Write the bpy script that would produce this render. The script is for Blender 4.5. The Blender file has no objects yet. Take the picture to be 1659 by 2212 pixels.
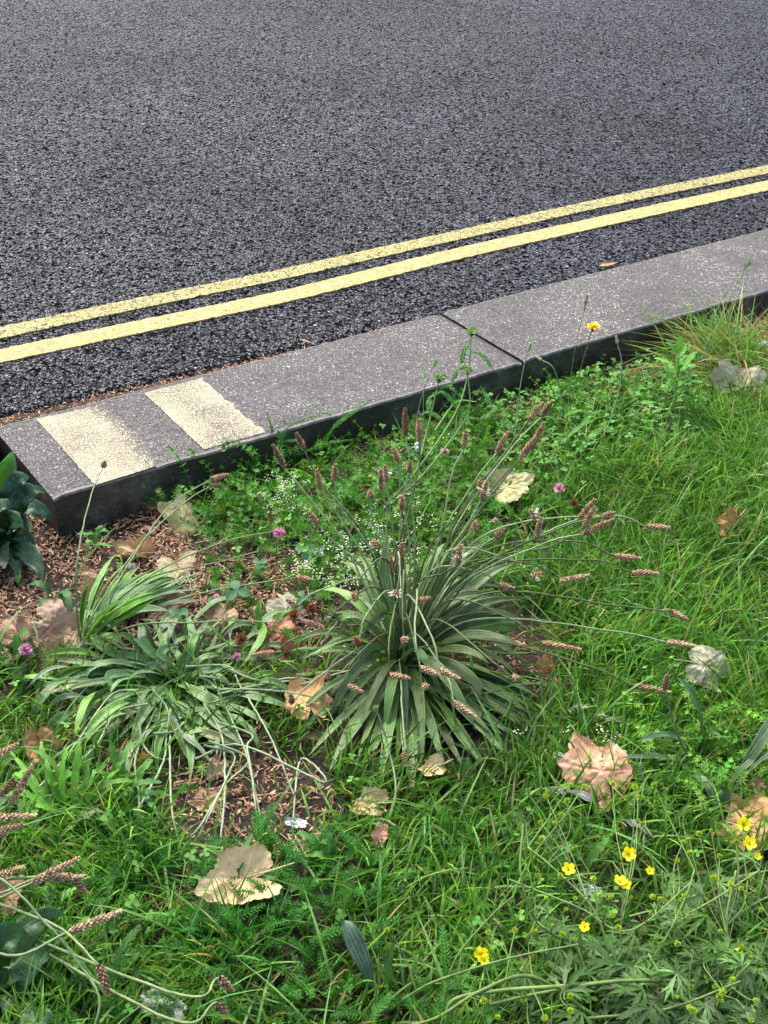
import bpy, math, random
import numpy as np
from mathutils import Vector, Matrix, noise as mnoise
R_ = math.radians
rng = np.random.default_rng(7)
random.seed(7)
S = bpy.context.scene
COL = S.collection

# ------------------------------------------------------------------ camera, light, exposure
CAMH = 1.16                                   # eye height above the kerb top (z = 0)
PITCH = R_(32.44)
FPX = 2747.0                                  # focal length in the 1659 x 2212 measure used for the layout
cam = bpy.data.cameras.new('camera')
cam.sensor_fit = 'VERTICAL'; cam.sensor_height = 24.0; cam.lens = FPX / 2212 * 24.0
cam.clip_start = 0.05; cam.clip_end = 500
co = bpy.data.objects.new('camera', cam); COL.objects.link(co)
co.location = (0, 0, CAMH); co.rotation_euler = (math.pi / 2 - PITCH, 0, 0)
S.camera = co

SUN_EL, SUN_AZ = R_(58), R_(-25)
w = bpy.data.worlds.new('World'); S.world = w; w.use_nodes = True
nt = w.node_tree; nt.nodes.clear()
sky = nt.nodes.new('ShaderNodeTexSky'); sky.sky_type = 'NISHITA'; sky.sun_disc = False
sky.sun_elevation = SUN_EL; sky.sun_rotation = SUN_AZ
sky.air_density = 1.0; sky.dust_density = 5.0; sky.ozone_density = 1.0
bg = nt.nodes.new('ShaderNodeBackground'); bg.inputs[1].default_value = 0.15
wo = nt.nodes.new('ShaderNodeOutputWorld')
nt.links.new(sky.outputs[0], bg.inputs[0]); nt.links.new(bg.outputs[0], wo.inputs[0])
sun = bpy.data.lights.new('sun', 'SUN'); sun.energy = 1.5; sun.angle = R_(24); sun.color = (1, .965, .90)
so = bpy.data.objects.new('sun', sun); COL.objects.link(so)
sd = Vector((math.sin(SUN_AZ) * math.cos(SUN_EL), math.cos(SUN_AZ) * math.cos(SUN_EL), math.sin(SUN_EL)))
so.rotation_euler = sd.to_track_quat('Z', 'Y').to_euler(); so.location = sd * 20
S.view_settings.view_transform = 'Standard'; S.view_settings.look = 'None'
S.view_settings.gamma = 1; S.view_settings.exposure = 1.42
S.view_settings.use_curve_mapping = False

# ------------------------------------------------------------------ layout helpers
cP, sP = math.cos(PITCH), math.sin(PITCH)
ROADZ = -0.012
def ray(u, v):
    a, b = u - 829.5, 1106 - v
    return np.array([a, FPX * cP + b * sP, -FPX * sP + b * cP])
def W(u, v, z=0.0):
    d = ray(u, v); t = (z - CAMH) / d[2]
    return np.array([d[0] * t, d[1] * t, z])
def proj(X):
    x, y, z = X[..., 0], X[..., 1], X[..., 2] - CAMH
    F = y * cP - z * sP; U = y * sP + z * cP
    F = np.where(F < .05, .05, F)
    return 829.5 + FPX * x / F, 1106 - FPX * U / F
def soilz(x, y):
    x = np.asarray(x, float); y = np.asarray(y, float)
    z = (-0.088 + .034 * np.clip((x - .3) / .6, 0, 1) ** 1.3 * np.clip((y - 1.4) / .8, 0, 1) + .006 * np.sin(3.1 * x + 1.2) * np.cos(2.7 * y) + .004 * np.sin(9.3 * x + 2 * y) * np.sin(7.7 * y + 1)
         + .0022 * np.sin(31 * x + 9 * y) * np.sin(27 * y - 6 * x) + .0010 * np.sin(83 * x - 20 * y) * np.sin(91 * y + 31 * x))
    return z
def G(u, v, h=0.0):
    """the point h above the soil seen at layout position u, v"""
    p = W(u, v, -0.088 + h)
    for _ in range(4):
        p = W(u, v, float(soilz(p[0], p[1])) + h)
    return p

# ------------------------------------------------------------------ mesh helpers
class MB:
    def __init__(s): s.V = []; s.F = []; s.C = []; s.L = []; s.M = []; s.n = 0
    def add(s, V, F, C=(1, 1, 1), L=None, m=0):
        V = np.asarray(V, float).reshape(-1, 3); k = len(V)
        if k == 0: return s
        C = np.asarray(C, float)
        if C.ndim == 1: C = np.tile(C, (k, 1))
        if L is None: L = np.zeros((k, 3))
        s.V.append(V); s.C.append(C.reshape(-1, 3)); s.L.append(np.asarray(L, float).reshape(-1, 3))
        for f in (F if isinstance(F, list) else [F]):
            f = np.asarray(f, int)
            if len(f): s.F.append(f + s.n); s.M.append(np.full(len(f), m, int))
        s.n += k
        return s
    def mesh(s, name, mats, smooth=True):
        me = bpy.data.meshes.new(name)
        V = np.concatenate(s.V); C = np.concatenate(s.C); L = np.concatenate(s.L)
        me.vertices.add(len(V)); me.vertices.foreach_set('co', V.astype(np.float32).ravel())
        lp = np.concatenate([f.ravel() for f in s.F]); tot = np.concatenate([np.full(len(f), f.shape[1]) for f in s.F])
        me.loops.add(len(lp)); me.loops.foreach_set('vertex_index', lp.astype(np.int32))
        me.polygons.add(len(tot))
        me.polygons.foreach_set('loop_start', np.concatenate([[0], np.cumsum(tot)[:-1]]).astype(np.int32))
        me.polygons.foreach_set('material_index', np.concatenate(s.M).astype(np.int32))
        for m in (mats if isinstance(mats, (list, tuple)) else [mats]): me.materials.append(m)
        a = me.attributes.new('col', 'FLOAT_COLOR', 'POINT')
        a.data.foreach_set('color', np.concatenate([C, np.ones((len(C), 1))], 1).astype(np.float32).ravel())
        a = me.attributes.new('lc', 'FLOAT_VECTOR', 'POINT')
        a.data.foreach_set('vector', L.astype(np.float32).ravel())
        me.update(calc_edges=True)
        me.polygons.foreach_set('use_smooth', np.full(len(tot), bool(smooth)))
        return me
def link(name, me, parent=None, M=None):
    o = bpy.data.objects.new(name, me); COL.objects.link(o)
    if parent is not None: o.parent = parent
    if M is not None: o.matrix_local = M
    return o
def build(mb, name, mats, parent=None, M=None, smooth=True):
    return link(name, mb.mesh(name, mats, smooth), parent, M)
def tag(o, label, cat, group=None):
    o['label'] = label; o['category'] = cat
    if group: o['group'] = group
    return o
def empty(name, loc, label, cat, group=None):
    o = bpy.data.objects.new(name, None); COL.objects.link(o); o.location = Vector(loc)
    o.empty_display_size = .02
    return tag(o, label, cat, group)
def nz(v):
    return v / np.maximum(np.linalg.norm(v, axis=-1, keepdims=True), 1e-9)
def A(n, v):
    v = np.asarray(v, float)
    return np.tile(v, (n, 1)) if v.ndim == 1 else v

def ribbons(mb, P, D, L, Wd, B, prof, nh, cols=2, fold=0., C0=(1, 1, 1), C1=None, rib=0., wave=0., m=0):
    """curved tapering leaves: point(t) = P + L (D t + B t^2), width Wd * prof(t); nh = which way the blade faces"""
    P = np.asarray(P, float).reshape(-1, 3); n = len(P)
    D = A(n, D); B = A(n, B); nh = A(n, nh); L = np.broadcast_to(np.asarray(L, float), (n,)); Wd = np.broadcast_to(np.asarray(Wd, float), (n,))
    prof = np.asarray(prof, float); prof = np.tile(prof, (n, 1)) if prof.ndim == 1 else prof
    s = prof.shape[1]; t = np.linspace(0, 1, s)[None, :, None]
    X = P[:, None] + L[:, None, None] * (D[:, None] * t + B[:, None] * t * t)
    T = nz(D[:, None] + 2 * B[:, None] * t)
    side = nz(np.cross(T, np.broadcast_to(nh[:, None], T.shape))); nr = np.cross(side, T)
    a = np.linspace(-1, 1, cols)
    hw = (Wd[:, None] * prof * .5)
    V = X[:, :, None] + side[:, :, None] * (hw[:, :, None] * a)[..., None]
    off = hw[:, :, None] * (fold * np.abs(a) + rib * (np.arange(cols) % 2))
    if wave:
        ph = rng.uniform(0, 6.28, (n, 1, 1))
        off = off + wave * hw[:, :, None] * np.abs(a) * np.sin(ph + t * rng.uniform(9, 22, (n, 1, 1)) + (a > 0) * 1.7)
    V = V + nr[:, :, None] * off[..., None]
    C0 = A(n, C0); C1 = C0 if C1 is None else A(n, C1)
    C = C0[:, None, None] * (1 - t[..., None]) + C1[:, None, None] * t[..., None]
    C = np.broadcast_to(C, V.shape)
    LC = np.zeros(V.shape); LC[..., 0] = a; LC[..., 1] = (t[..., 0] * L[:, None])[..., None]; LC[..., 2] = rng.uniform(0, 50, (n, 1, 1))
    i = np.arange(n)[:, None, None] * (s * cols) + np.arange(s - 1)[None, :, None] * cols + np.arange(cols - 1)[None, None, :]
    F = np.stack([i, i + 1, i + cols + 1, i + cols], -1).reshape(-1, 4)
    mb.add(V, F, C.reshape(-1, 3), LC, m)
    return X
def bez(p0, p1, p2):
    p0, p1, p2 = map(lambda q: np.asarray(q, float), (p0, p1, p2))
    return 2 * (p1 - p0), p0 - 2 * p1 + p2
def smooth_line(pts, n=8):
    pts = np.asarray(pts, float)
    if len(pts) < 3:
        t = np.linspace(0, 1, n + 1)[:, None]; return pts[0] * (1 - t) + pts[-1] * t
    Pp = np.vstack([2 * pts[0] - pts[1], pts, 2 * pts[-1] - pts[-2]]); out = []
    for k in range(1, len(Pp) - 2):
        t = np.linspace(0, 1, n, endpoint=False)[:, None]; p0, p1, p2, p3 = Pp[k - 1:k + 3]
        out.append(.5 * (2 * p1 + (p2 - p0) * t + (2 * p0 - 5 * p1 + 4 * p2 - p3) * t * t + (3 * p1 - p0 - 3 * p2 + p3) * t ** 3))
    return np.vstack(out + [pts[-1:]])
def tube(mb, X, r0, r1, C=(1, 1, 1), sides=5, m=0, C1=None):
    X = np.asarray(X, float); n = len(X); T = nz(np.gradient(X, axis=0))
    ref = np.array([0.31, .9, .29]); s = nz(np.cross(T, ref)); b = np.cross(T, s)
    a = np.arange(sides) * 2 * math.pi / sides; r = np.linspace(r0, r1, n)[:, None, None]
    V = X[:, None] + r * (s[:, None] * np.cos(a)[None, :, None] + b[:, None] * np.sin(a)[None, :, None])
    i = np.arange(n - 1)[:, None] * sides; k = np.arange(sides)[None]; k2 = (k + 1) % sides
    F = np.stack([i + k, i + k2, i + k2 + sides, i + k + sides], -1).reshape(-1, 4)
    t = np.linspace(0, 1, n)[:, None, None]; C = np.asarray(C, float); C1 = C if C1 is None else np.asarray(C1, float)
    L = np.zeros(V.shape); L[..., 1] = np.linspace(0, .3, n)[:, None]; L[..., 2] = random.uniform(0, 50)
    mb.add(V, [F, np.array([[*range((n - 1) * sides, n * sides)]])], np.broadcast_to(C * (1 - t) + C1 * t, V.shape).reshape(-1, 3), L, m)
def jitter(c, n, amt=.2, hue=.1):
    c = np.asarray(c, float)
    return np.clip(A(n, c) * rng.uniform(1 - amt, 1 + amt, (n, 1)) * rng.uniform(1 - hue, 1 + hue, (n, 3)), 0, 1)
def rdir(n, emin, emax, az=None, spread=math.pi):
    a = rng.uniform(-spread, spread, n) + (0 if az is None else az); e = rng.uniform(emin, emax, n)
    return np.stack([np.cos(a) * np.cos(e), np.sin(a) * np.cos(e), np.sin(e)], 1)
def inpoly(u, v, poly):
    u = np.asarray(u, float); v = np.asarray(v, float); c = np.zeros(u.shape, bool); n = len(poly)
    for i in range(n):
        x1, y1 = poly[i]; x2, y2 = poly[(i + 1) % n]
        if y1 == y2: continue
        c ^= ((y1 > v) != (y2 > v)) & (u < (x2 - x1) * (v - y1) / (y2 - y1) + x1)
    return c

# ------------------------------------------------------------------ materials
def newmat(name):
    m = bpy.data.materials.new(name); m.use_nodes = True; t = m.node_tree; t.nodes.clear()
    out = t.nodes.new('ShaderNodeOutputMaterial'); return m, t, out
class NT:
    def __init__(s, t): s.t = t
    def n(s, typ, **k):
        x = s.t.nodes.new(typ)
        for a, b in k.items(): setattr(x, a, b)
        return x
    def l(s, a, b): s.t.links.new(a, b)
    def val(s, sock, v):
        if isinstance(v, bpy.types.NodeSocket): s.l(v, sock)
        else: sock.default_value = v if not isinstance(v, tuple) or len(v) != 3 or sock.type != 'RGBA' else (*v, 1)
    def noise(s, vec, scale, detail=2, rough=.5):
        x = s.n('ShaderNodeTexNoise'); s.val(x.inputs['Vector'], vec); x.inputs['Scale'].default_value = scale
        x.inputs['Detail'].default_value = detail; x.inputs['Roughness'].default_value = rough; return x.outputs['Fac']
    def vor(s, vec, scale, feature='F1', rand=1.):
        x = s.n('ShaderNodeTexVoronoi', feature=feature); s.val(x.inputs['Vector'], vec)
        x.inputs['Scale'].default_value = scale; x.inputs['Randomness'].default_value = rand; return x
    def ramp(s, f, stops):
        x = s.n('ShaderNodeValToRGB'); s.l(f, x.inputs[0]); e = x.color_ramp.elements
        while len(e) < len(stops): e.new(.5)
        for i, (p, c) in enumerate(stops):
            e[i].position = p; e[i].color = (*c, 1) if isinstance(c, tuple) else (c, c, c, 1)
        return x.outputs[0]
    def mix(s, f, a, b, mode='MIX'):
        x = s.n('ShaderNodeMix', data_type='RGBA', blend_type=mode)
        s.val(x.inputs[0], f); s.val(x.inputs[6], a); s.val(x.inputs[7], b); return x.outputs[2]
    def math(s, op, a, b=0., c=None, clamp=False):
        x = s.n('ShaderNodeMath', operation=op, use_clamp=clamp); s.val(x.inputs[0], a); s.val(x.inputs[1], b)
        if c is not None: s.val(x.inputs[2], c)
        return x.outputs[0]
    def bump(s, h, dist, strength=1., nrm=None):
        x = s.n('ShaderNodeBump'); s.l(h, x.inputs['Height']); x.inputs['Distance'].default_value = dist
        x.inputs['Strength'].default_value = strength
        if nrm is not None: s.l(nrm, x.inputs['Normal'])
        return x.outputs[0]
    def bsdf(s, col, rough=.5, nrm=None, spec=.5):
        x = s.n('ShaderNodeBsdfPrincipled'); s.val(x.inputs['Base Color'], col); s.val(x.inputs['Roughness'], rough)
        s.val(x.inputs['Specular IOR Level'], spec)
        if nrm is not None: s.l(nrm, x.inputs['Normal'])
        return x
    def pos(s): return s.n('ShaderNodeNewGeometry').outputs['Position']
    def attr(s, name, out='Color'):
        return s.n('ShaderNodeAttribute', attribute_name=name).outputs[out]

def leafmat(name, rough=.45, trans=.25, kind='plain', spec=.28):
    m, t, out = newmat(name); N = NT(t)
    col = N.attr('col'); lc = N.attr('lc', 'Vector')
    if kind == 'plain':
        f = N.noise(N.pos(), 90, 2); col = N.mix(1., col, N.ramp(f, [(.3, .72), (.7, 1.25)]), 'MULTIPLY'); nrm = None
    else:
        # lengthwise pale streaks, a whitish bloom, and small water beads
        mp = N.n('ShaderNodeMapping'); N.l(lc, mp.inputs[0])
        mp.inputs['Scale'].default_value = (3.2, 22, 1) if kind == 'streak' else (1.2, 30, 1)
        f1 = N.noise(mp.outputs[0], 1.7, 4, .65)
        if kind == 'streak':
            sx = N.n('ShaderNodeSeparateXYZ'); N.l(lc, sx.inputs[0]); vs = N.math('SINE', N.math('MULTIPLY', sx.outputs[0], 14.1)); col = N.mix(1., col, N.ramp(N.math('MULTIPLY_ADD', vs, .5, .5), [(.0, .58), (1., 1.28)]), 'MULTIPLY')
        bloom = N.ramp(f1, [(.50, 0.), (.75, .38)])
        col = N.mix(1., col, N.ramp(N.noise(N.pos(), 45, 3), [(.3, .6), (.7, 1.3)]), 'MULTIPLY')
        col = N.mix(bloom, col, (.27, .33, .15) if kind == 'streak' else (.12, .2, .12))
        sp = N.vor(N.pos(), 260); col = N.mix(N.ramp(sp.outputs['Distance'], [(.12, .55), (.2, 0.)]), col, (.28, .36, .27))
        nrm = N.bump(N.math('ADD', f1, N.noise(N.pos(), 160, 2)), .0012, .6)
    b = N.bsdf(col, rough, nrm, spec)
    tr = N.n('ShaderNodeBsdfTranslucent'); N.l(N.mix(1., col, (1.25, 1.25, .6), 'MULTIPLY'), tr.inputs[0])
    mx = N.n('ShaderNodeMixShader'); mx.inputs[0].default_value = trans
    N.l(b.outputs[0], mx.inputs[1]); N.l(tr.outputs[0], mx.inputs[2]); N.l(mx.outputs[0], out.inputs[0])
    return m
M_grass = leafmat('grass_blade', .48, .34, spec=.3)
M_soft = leafmat('soft_foliage', .6, .3)
M_plant = leafmat('ribwort_leaf', .40, .16, 'streak', .42)
M_dock = leafmat('glossy_leaf', .4, .1, 'gloss', .35)
M_stem = leafmat('stem', .5, .05)
M_flower = leafmat('petal', .55, .3)
M_seed = leafmat('seed_husk', .8, .0, spec=.25)

def deadmat():
    m, t, out = newmat('dead_leaf'); N = NT(t)
    col = N.attr('col')
    f = N.noise(N.pos(), 40, 5, .6)
    col = N.mix(1., col, N.ramp(f, [(.3, (.62, .53, .40)), (.65, (1.08, 1.0, .90))]), 'MULTIPLY')
    sp = N.noise(N.pos(), 230, 2); col = N.mix(N.ramp(sp, [(.66, 0.), (.74, .7)]), col, (.09, .05, .025))
    b = N.bsdf(col, .55, N.bump(N.noise(N.pos(), 130, 4), .003, .8), .4)
    tr = N.n('ShaderNodeBsdfTranslucent'); N.l(col, tr.inputs[0])
    mx = N.n('ShaderNodeMixShader'); mx.inputs[0].default_value = .15
    N.l(b.outputs[0], mx.inputs[1]); N.l(tr.outputs[0], mx.inputs[2]); N.l(mx.outputs[0], out.inputs[0])
    return m
M_dead = deadmat()

def warp(N, p, scale, amt):
    x = N.n('ShaderNodeTexNoise'); N.l(p, x.inputs['Vector']); x.inputs['Scale'].default_value = scale; x.inputs['Detail'].default_value = 1
    sub = N.n('ShaderNodeVectorMath', operation='SUBTRACT'); N.l(x.outputs['Color'], sub.inputs[0]); sub.inputs[1].default_value = (.5, .5, .5)
    sc = N.n('ShaderNodeVectorMath', operation='SCALE'); N.l(sub.outputs[0], sc.inputs[0]); sc.inputs['Scale'].default_value = amt
    ad = N.n('ShaderNodeVectorMath', operation='ADD'); N.l(p, ad.inputs[0]); N.l(sc.outputs[0], ad.inputs[1]); return ad.outputs[0]
def asphalt_nodes(N):
    """Wet stone-chip asphalt: colour, roughness, normal and the mask of the chip tops"""
    p = warp(N, N.pos(), 135, .007)
    e = N.vor(p, 130, 'DISTANCE_TO_EDGE').outputs['Distance']; c = N.vor(p, 130)
    e2 = N.vor(p, 210, 'DISTANCE_TO_EDGE').outputs['Distance']; c2 = N.vor(p, 210)
    hsv = N.n('ShaderNodeSeparateColor'); N.l(c.outputs['Color'], hsv.inputs[0])
    h2 = N.n('ShaderNodeSeparateColor'); N.l(c2.outputs['Color'], h2.inputs[0])
    big = N.math('GREATER_THAN', hsv.outputs[0], .38)           # some cells are one chip, the others a few small ones
    edge = N.mix(big, N.ramp(e2, [(.05, 0.), (.2, 1.)]), N.ramp(e, [(.04, 0.), (.15, 1.)]))
    rnd = N.mix(big, h2.outputs[1], hsv.outputs[1])
    sunk = N.ramp(rnd, [(.18, 0.), (.38, 1.)])                  # chips lying deep in the binder
    top = N.math('MULTIPLY', edge, sunk)
    stone = N.ramp(rnd, [(.1, (.015, .0175, .024)), (.5, (.021, .025, .036)), (.8, (.041, .048, .067)), (.975, (.075, .085, .11)), (.99, (.13, .08, .06)), (.997, (.26, .25, .23))])
    patch = N.noise(N.pos(), .9, 4, .62)
    stone = N.mix(1., stone, N.ramp(patch, [(.33, (.55, .55, .55)), (.66, (1.35, 1.35, 1.38))]), 'MULTIPLY')
    col = N.mix(top, (.005, .005, .006), stone)
    rough = N.math('ADD', N.ramp(patch, [(.3, .22), (.7, .36)]), N.math('MULTIPLY', hsv.outputs[2], .22))
    tilt = N.math('MULTIPLY', hsv.outputs[2], .5)
    hgt = N.math('ADD', N.math('MULTIPLY', top, .8), N.math('ADD', N.math('MULTIPLY', N.noise(p, 300, 2), .35), N.math('MULTIPLY', N.noise(p, 60, 2), .9)))
    nrm = N.bump(hgt, .0042, 1.)
    spec = N.math('MULTIPLY', N.math('MULTIPLY', top, .5), N.ramp(patch, [(.35, .55), (.7, 1.)])); return col, rough, nrm, top, (rnd, spec)
def mat_asphalt():
    m, t, out = newmat('wet_asphalt'); N = NT(t); col, rough, nrm, top, rnd = asphalt_nodes(N)
    b = N.bsdf(col, rough, nrm, rnd[1]); N.l(b.outputs[0], out.inputs[0]); return m
def mat_line(name, c, wear):
    m, t, out = newmat(name); N = NT(t); col, rough, nrm, top, rnd = asphalt_nodes(N)
    f = N.noise(N.pos(), 26, 3); k = N.ramp(N.math('ADD', N.math('MULTIPLY', N.ramp(N.vor(warp(N, N.pos(), 60, .02), 70, 'DISTANCE_TO_EDGE').outputs['Distance'], [(.0, 0.), (.09, 1.)]), .5), N.math('MULTIPLY', N.noise(N.pos(), 55, 3), .9)), [(wear, 0.), (wear + .07, 1.)]); col = N.mix(1., col, (.45, .45, .45), 'MULTIPLY')
    pc = N.mix(N.noise(N.pos(), 12, 4, .7), tuple(x * .86 for x in c), tuple(min(1, x * 1.12) for x in c))
    pc = N.mix(N.ramp(N.noise(N.pos(), 240, 2), [(.5, 0.), (.75, .35)]), pc, (.35, .33, .24))
    cc = N.mix(k, col, pc); b = N.bsdf(cc, N.mix(k, rough, (.45, .45, .45)), nrm, .4); N.l(b.outputs[0], out.inputs[0]); return m
def stone_nodes(N):
    p = warp(N, N.pos(), 135, .007)
    e = N.vor(p, 175, 'DISTANCE_TO_EDGE').outputs['Distance']; c = N.vor(p, 175)
    sc = N.n('ShaderNodeSeparateColor'); N.l(c.outputs['Color'], sc.inputs[0])
    top = N.math('MULTIPLY', N.ramp(e, [(.04, 0.), (.20, 1.)]), N.ramp(sc.outputs[0], [(.10, .0), (.30, 1.)]))
    gr = N.math('ADD', N.math('MULTIPLY', sc.outputs[1], .55), N.math('MULTIPLY', N.noise(N.pos(), 260, 3, .7), .9)); st = N.ramp(gr, [(.42, (.035, .031, .028)), (.6, (.105, .094, .086)), (.78, (.185, .168, .152)), (.95, (.29, .268, .24)), (1., (.40, .37, .34))])
    dirt = N.ramp(N.noise(N.pos(), 5.5, 5, .65), [(.36, (.36, .34, .33)), (.58, (1.12, 1.09, 1.07))])
    sx = N.n('ShaderNodeSeparateXYZ'); N.l(N.pos(), sx.inputs[0])
    tint = N.ramp(N.math('ADD', sx.outputs[0], N.math('MULTIPLY', N.noise(N.pos(), 3, 2), .5)), [(0., (.78, .80, .88)), (.75, (1.06, 1.03, .99))])  # kerb top cooler and darker towards the left, warmer towards the right
    st = N.mix(1., N.mix(1., st, dirt, 'MULTIPLY'), tint, 'MULTIPLY')
    col = N.mix(top, (.030, .027, .026), st)
    nrm = N.bump(N.math('ADD', N.math('MULTIPLY', top, .8), N.math('MULTIPLY', N.noise(p, 420, 2), .5)), .0040, .9)
    return col, nrm, top
def mat_kerb_top():
    m, t, out = newmat('aggregate_kerb'); N = NT(t); col, nrm, top = stone_nodes(N)
    b = N.bsdf(col, .42, nrm, .5); N.l(b.outputs[0], out.inputs[0]); return m
def mat_kerb_paint():
    m, t, out = newmat('worn_kerb_paint'); N = NT(t); col, nrm, top = stone_nodes(N)
    f = N.noise(N.pos(), 9, 4, .6); g = N.noise(N.pos(), 330, 2)
    x = N.n('ShaderNodeSeparateColor'); N.l(N.attr('col'), x.inputs[0]); k = N.ramp(N.math('ADD', N.math('ADD', N.math('MULTIPLY', top, .42), N.math('MULTIPLY', f, .55)), N.math('ADD', N.math('MULTIPLY', g, .35), N.math('SUBTRACT', x.outputs[1], 1.))), [(.30, .12), (.56, 1.)])
    k = N.math('MAXIMUM', k, N.math('SUBTRACT', 1., x.outputs[0]), clamp=True)
    b = N.bsdf(N.mix(k, col, (.46, .405, .26)), .5, nrm, .4); N.l(b.outputs[0], out.inputs[0]); return m
def mat_kerb_edge():
    m, t, out = newmat('worn_kerb_arris'); N = NT(t)
    f = N.noise(N.pos(), 70, 5, .7)
    col = N.ramp(f, [(.3, (.06, .055, .05)), (.55, (.17, .155, .14)), (.75, (.28, .26, .23))])
    b = N.bsdf(col, .5, N.bump(f, .003, .7)); N.l(b.outputs[0], out.inputs[0]); return m
def mat_kerb_side():
    m, t, out = newmat('damp_kerb_face'); N = NT(t)
    f = N.noise(N.pos(), 9, 6, .7); g = N.noise(N.pos(), 60, 4, .6)
    col = N.ramp(f, [(.3, (.012, .011, .010)), (.52, (.034, .031, .027)), (.7, (.12, .108, .09))])
    col = N.mix(N.ramp(g, [(.5, 0.), (.75, .7)]), col, (.028, .034, .016))
    b = N.bsdf(col, .5, N.bump(N.math('ADD', f, g), .005, .8)); N.l(b.outputs[0], out.inputs[0]); return m
def mat_soil():
    m, t, out = newmat('dark_soil'); N = NT(t)
    f = N.noise(N.pos(), 30, 6, .7); g = N.noise(N.pos(), 210, 3, .6)
    col = N.ramp(f, [(.3, (.010, .007, .005)), (.6, (.032, .021, .015)), (.8, (.08, .052, .035))])
    b = N.bsdf(col, .75, N.bump(N.math('ADD', f, g), .008, .9), .3); N.l(b.outputs[0], out.inputs[0]); return m
def mat_plastic():
    m, t, out = newmat('clear_film'); N = NT(t)
    b = N.bsdf((.85, .88, .9), .12, N.bump(N.noise(N.pos(), 60, 3), .01, .8)); tr = N.n('ShaderNodeBsdfTransparent')
    mx = N.n('ShaderNodeMixShader'); mx.inputs[0].default_value = .74
    N.l(b.outputs[0], mx.inputs[1]); N.l(tr.outputs[0], mx.inputs[2]); N.l(mx.outputs[0], out.inputs[0]); return m
def mat_plain(name, c, r=.6):
    m, t, out = newmat(name); N = NT(t)
    col = N.mix(1., c, N.ramp(N.noise(N.pos(), 60, 4), [(.3, .7), (.7, 1.1)]), 'MULTIPLY')
    b = N.bsdf(col, r, N.bump(N.noise(N.pos(), 90, 3), .002, .5)); N.l(b.outputs[0], out.inputs[0]); return m
M_asphalt = mat_asphalt(); M_ktop = mat_kerb_top(); M_kpaint = mat_kerb_paint(); M_kedge = mat_kerb_edge(); M_kside = mat_kerb_side()
M_soil = mat_soil(); M_film = mat_plastic()
M_y1 = mat_line('yellow_line_paint_near', (.54, .385, .11), .44)
M_y2 = mat_line('yellow_line_paint_far', (.42, .35, .08), .68)

# ------------------------------------------------------------------ the setting: soil, road, kerb
def struct(o): o['kind'] = 'structure'; return o
def stuff(o): o['kind'] = 'stuff'; return o

gx = np.concatenate([[-60, -20, -8, -4, -2.4], np.arange(-1.6, 2.2, .018), [2.6, 4, 8, 20, 60]])
gy = np.concatenate([[-30, -10, -3, 0, .4], np.arange(.7, 3.9, .018), [4.4, 6, 12]])
XX, YY = np.meshgrid(gx, gy, indexing='ij'); ZZ = soilz(XX, YY)
ZZ = ZZ + rng.normal(0, .0013, ZZ.shape) * (np.abs(XX) < 3)
i = np.arange(len(gx) - 1)[:, None] * len(gy) + np.arange(len(gy) - 1)[None]
mb = MB(); mb.add(np.stack([XX, YY, ZZ], -1), np.stack([i, i + len(gy), i + len(gy) + 1, i + 1], -1).reshape(-1, 4))
struct(build(mb, 'soil', M_soil))

# kerb stones: far and near top corners, from left to right
fA, nA = W(-14, 922), W(114, 1074)
fB, nB = W(952, 675), W(1130, 780)
ux = nz(fB - fA); per = nz(nB - fB)
fC = W(1660, 490); nC = W(1660, 632)
dB = nz((fC - fB + nC - nB))
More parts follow.
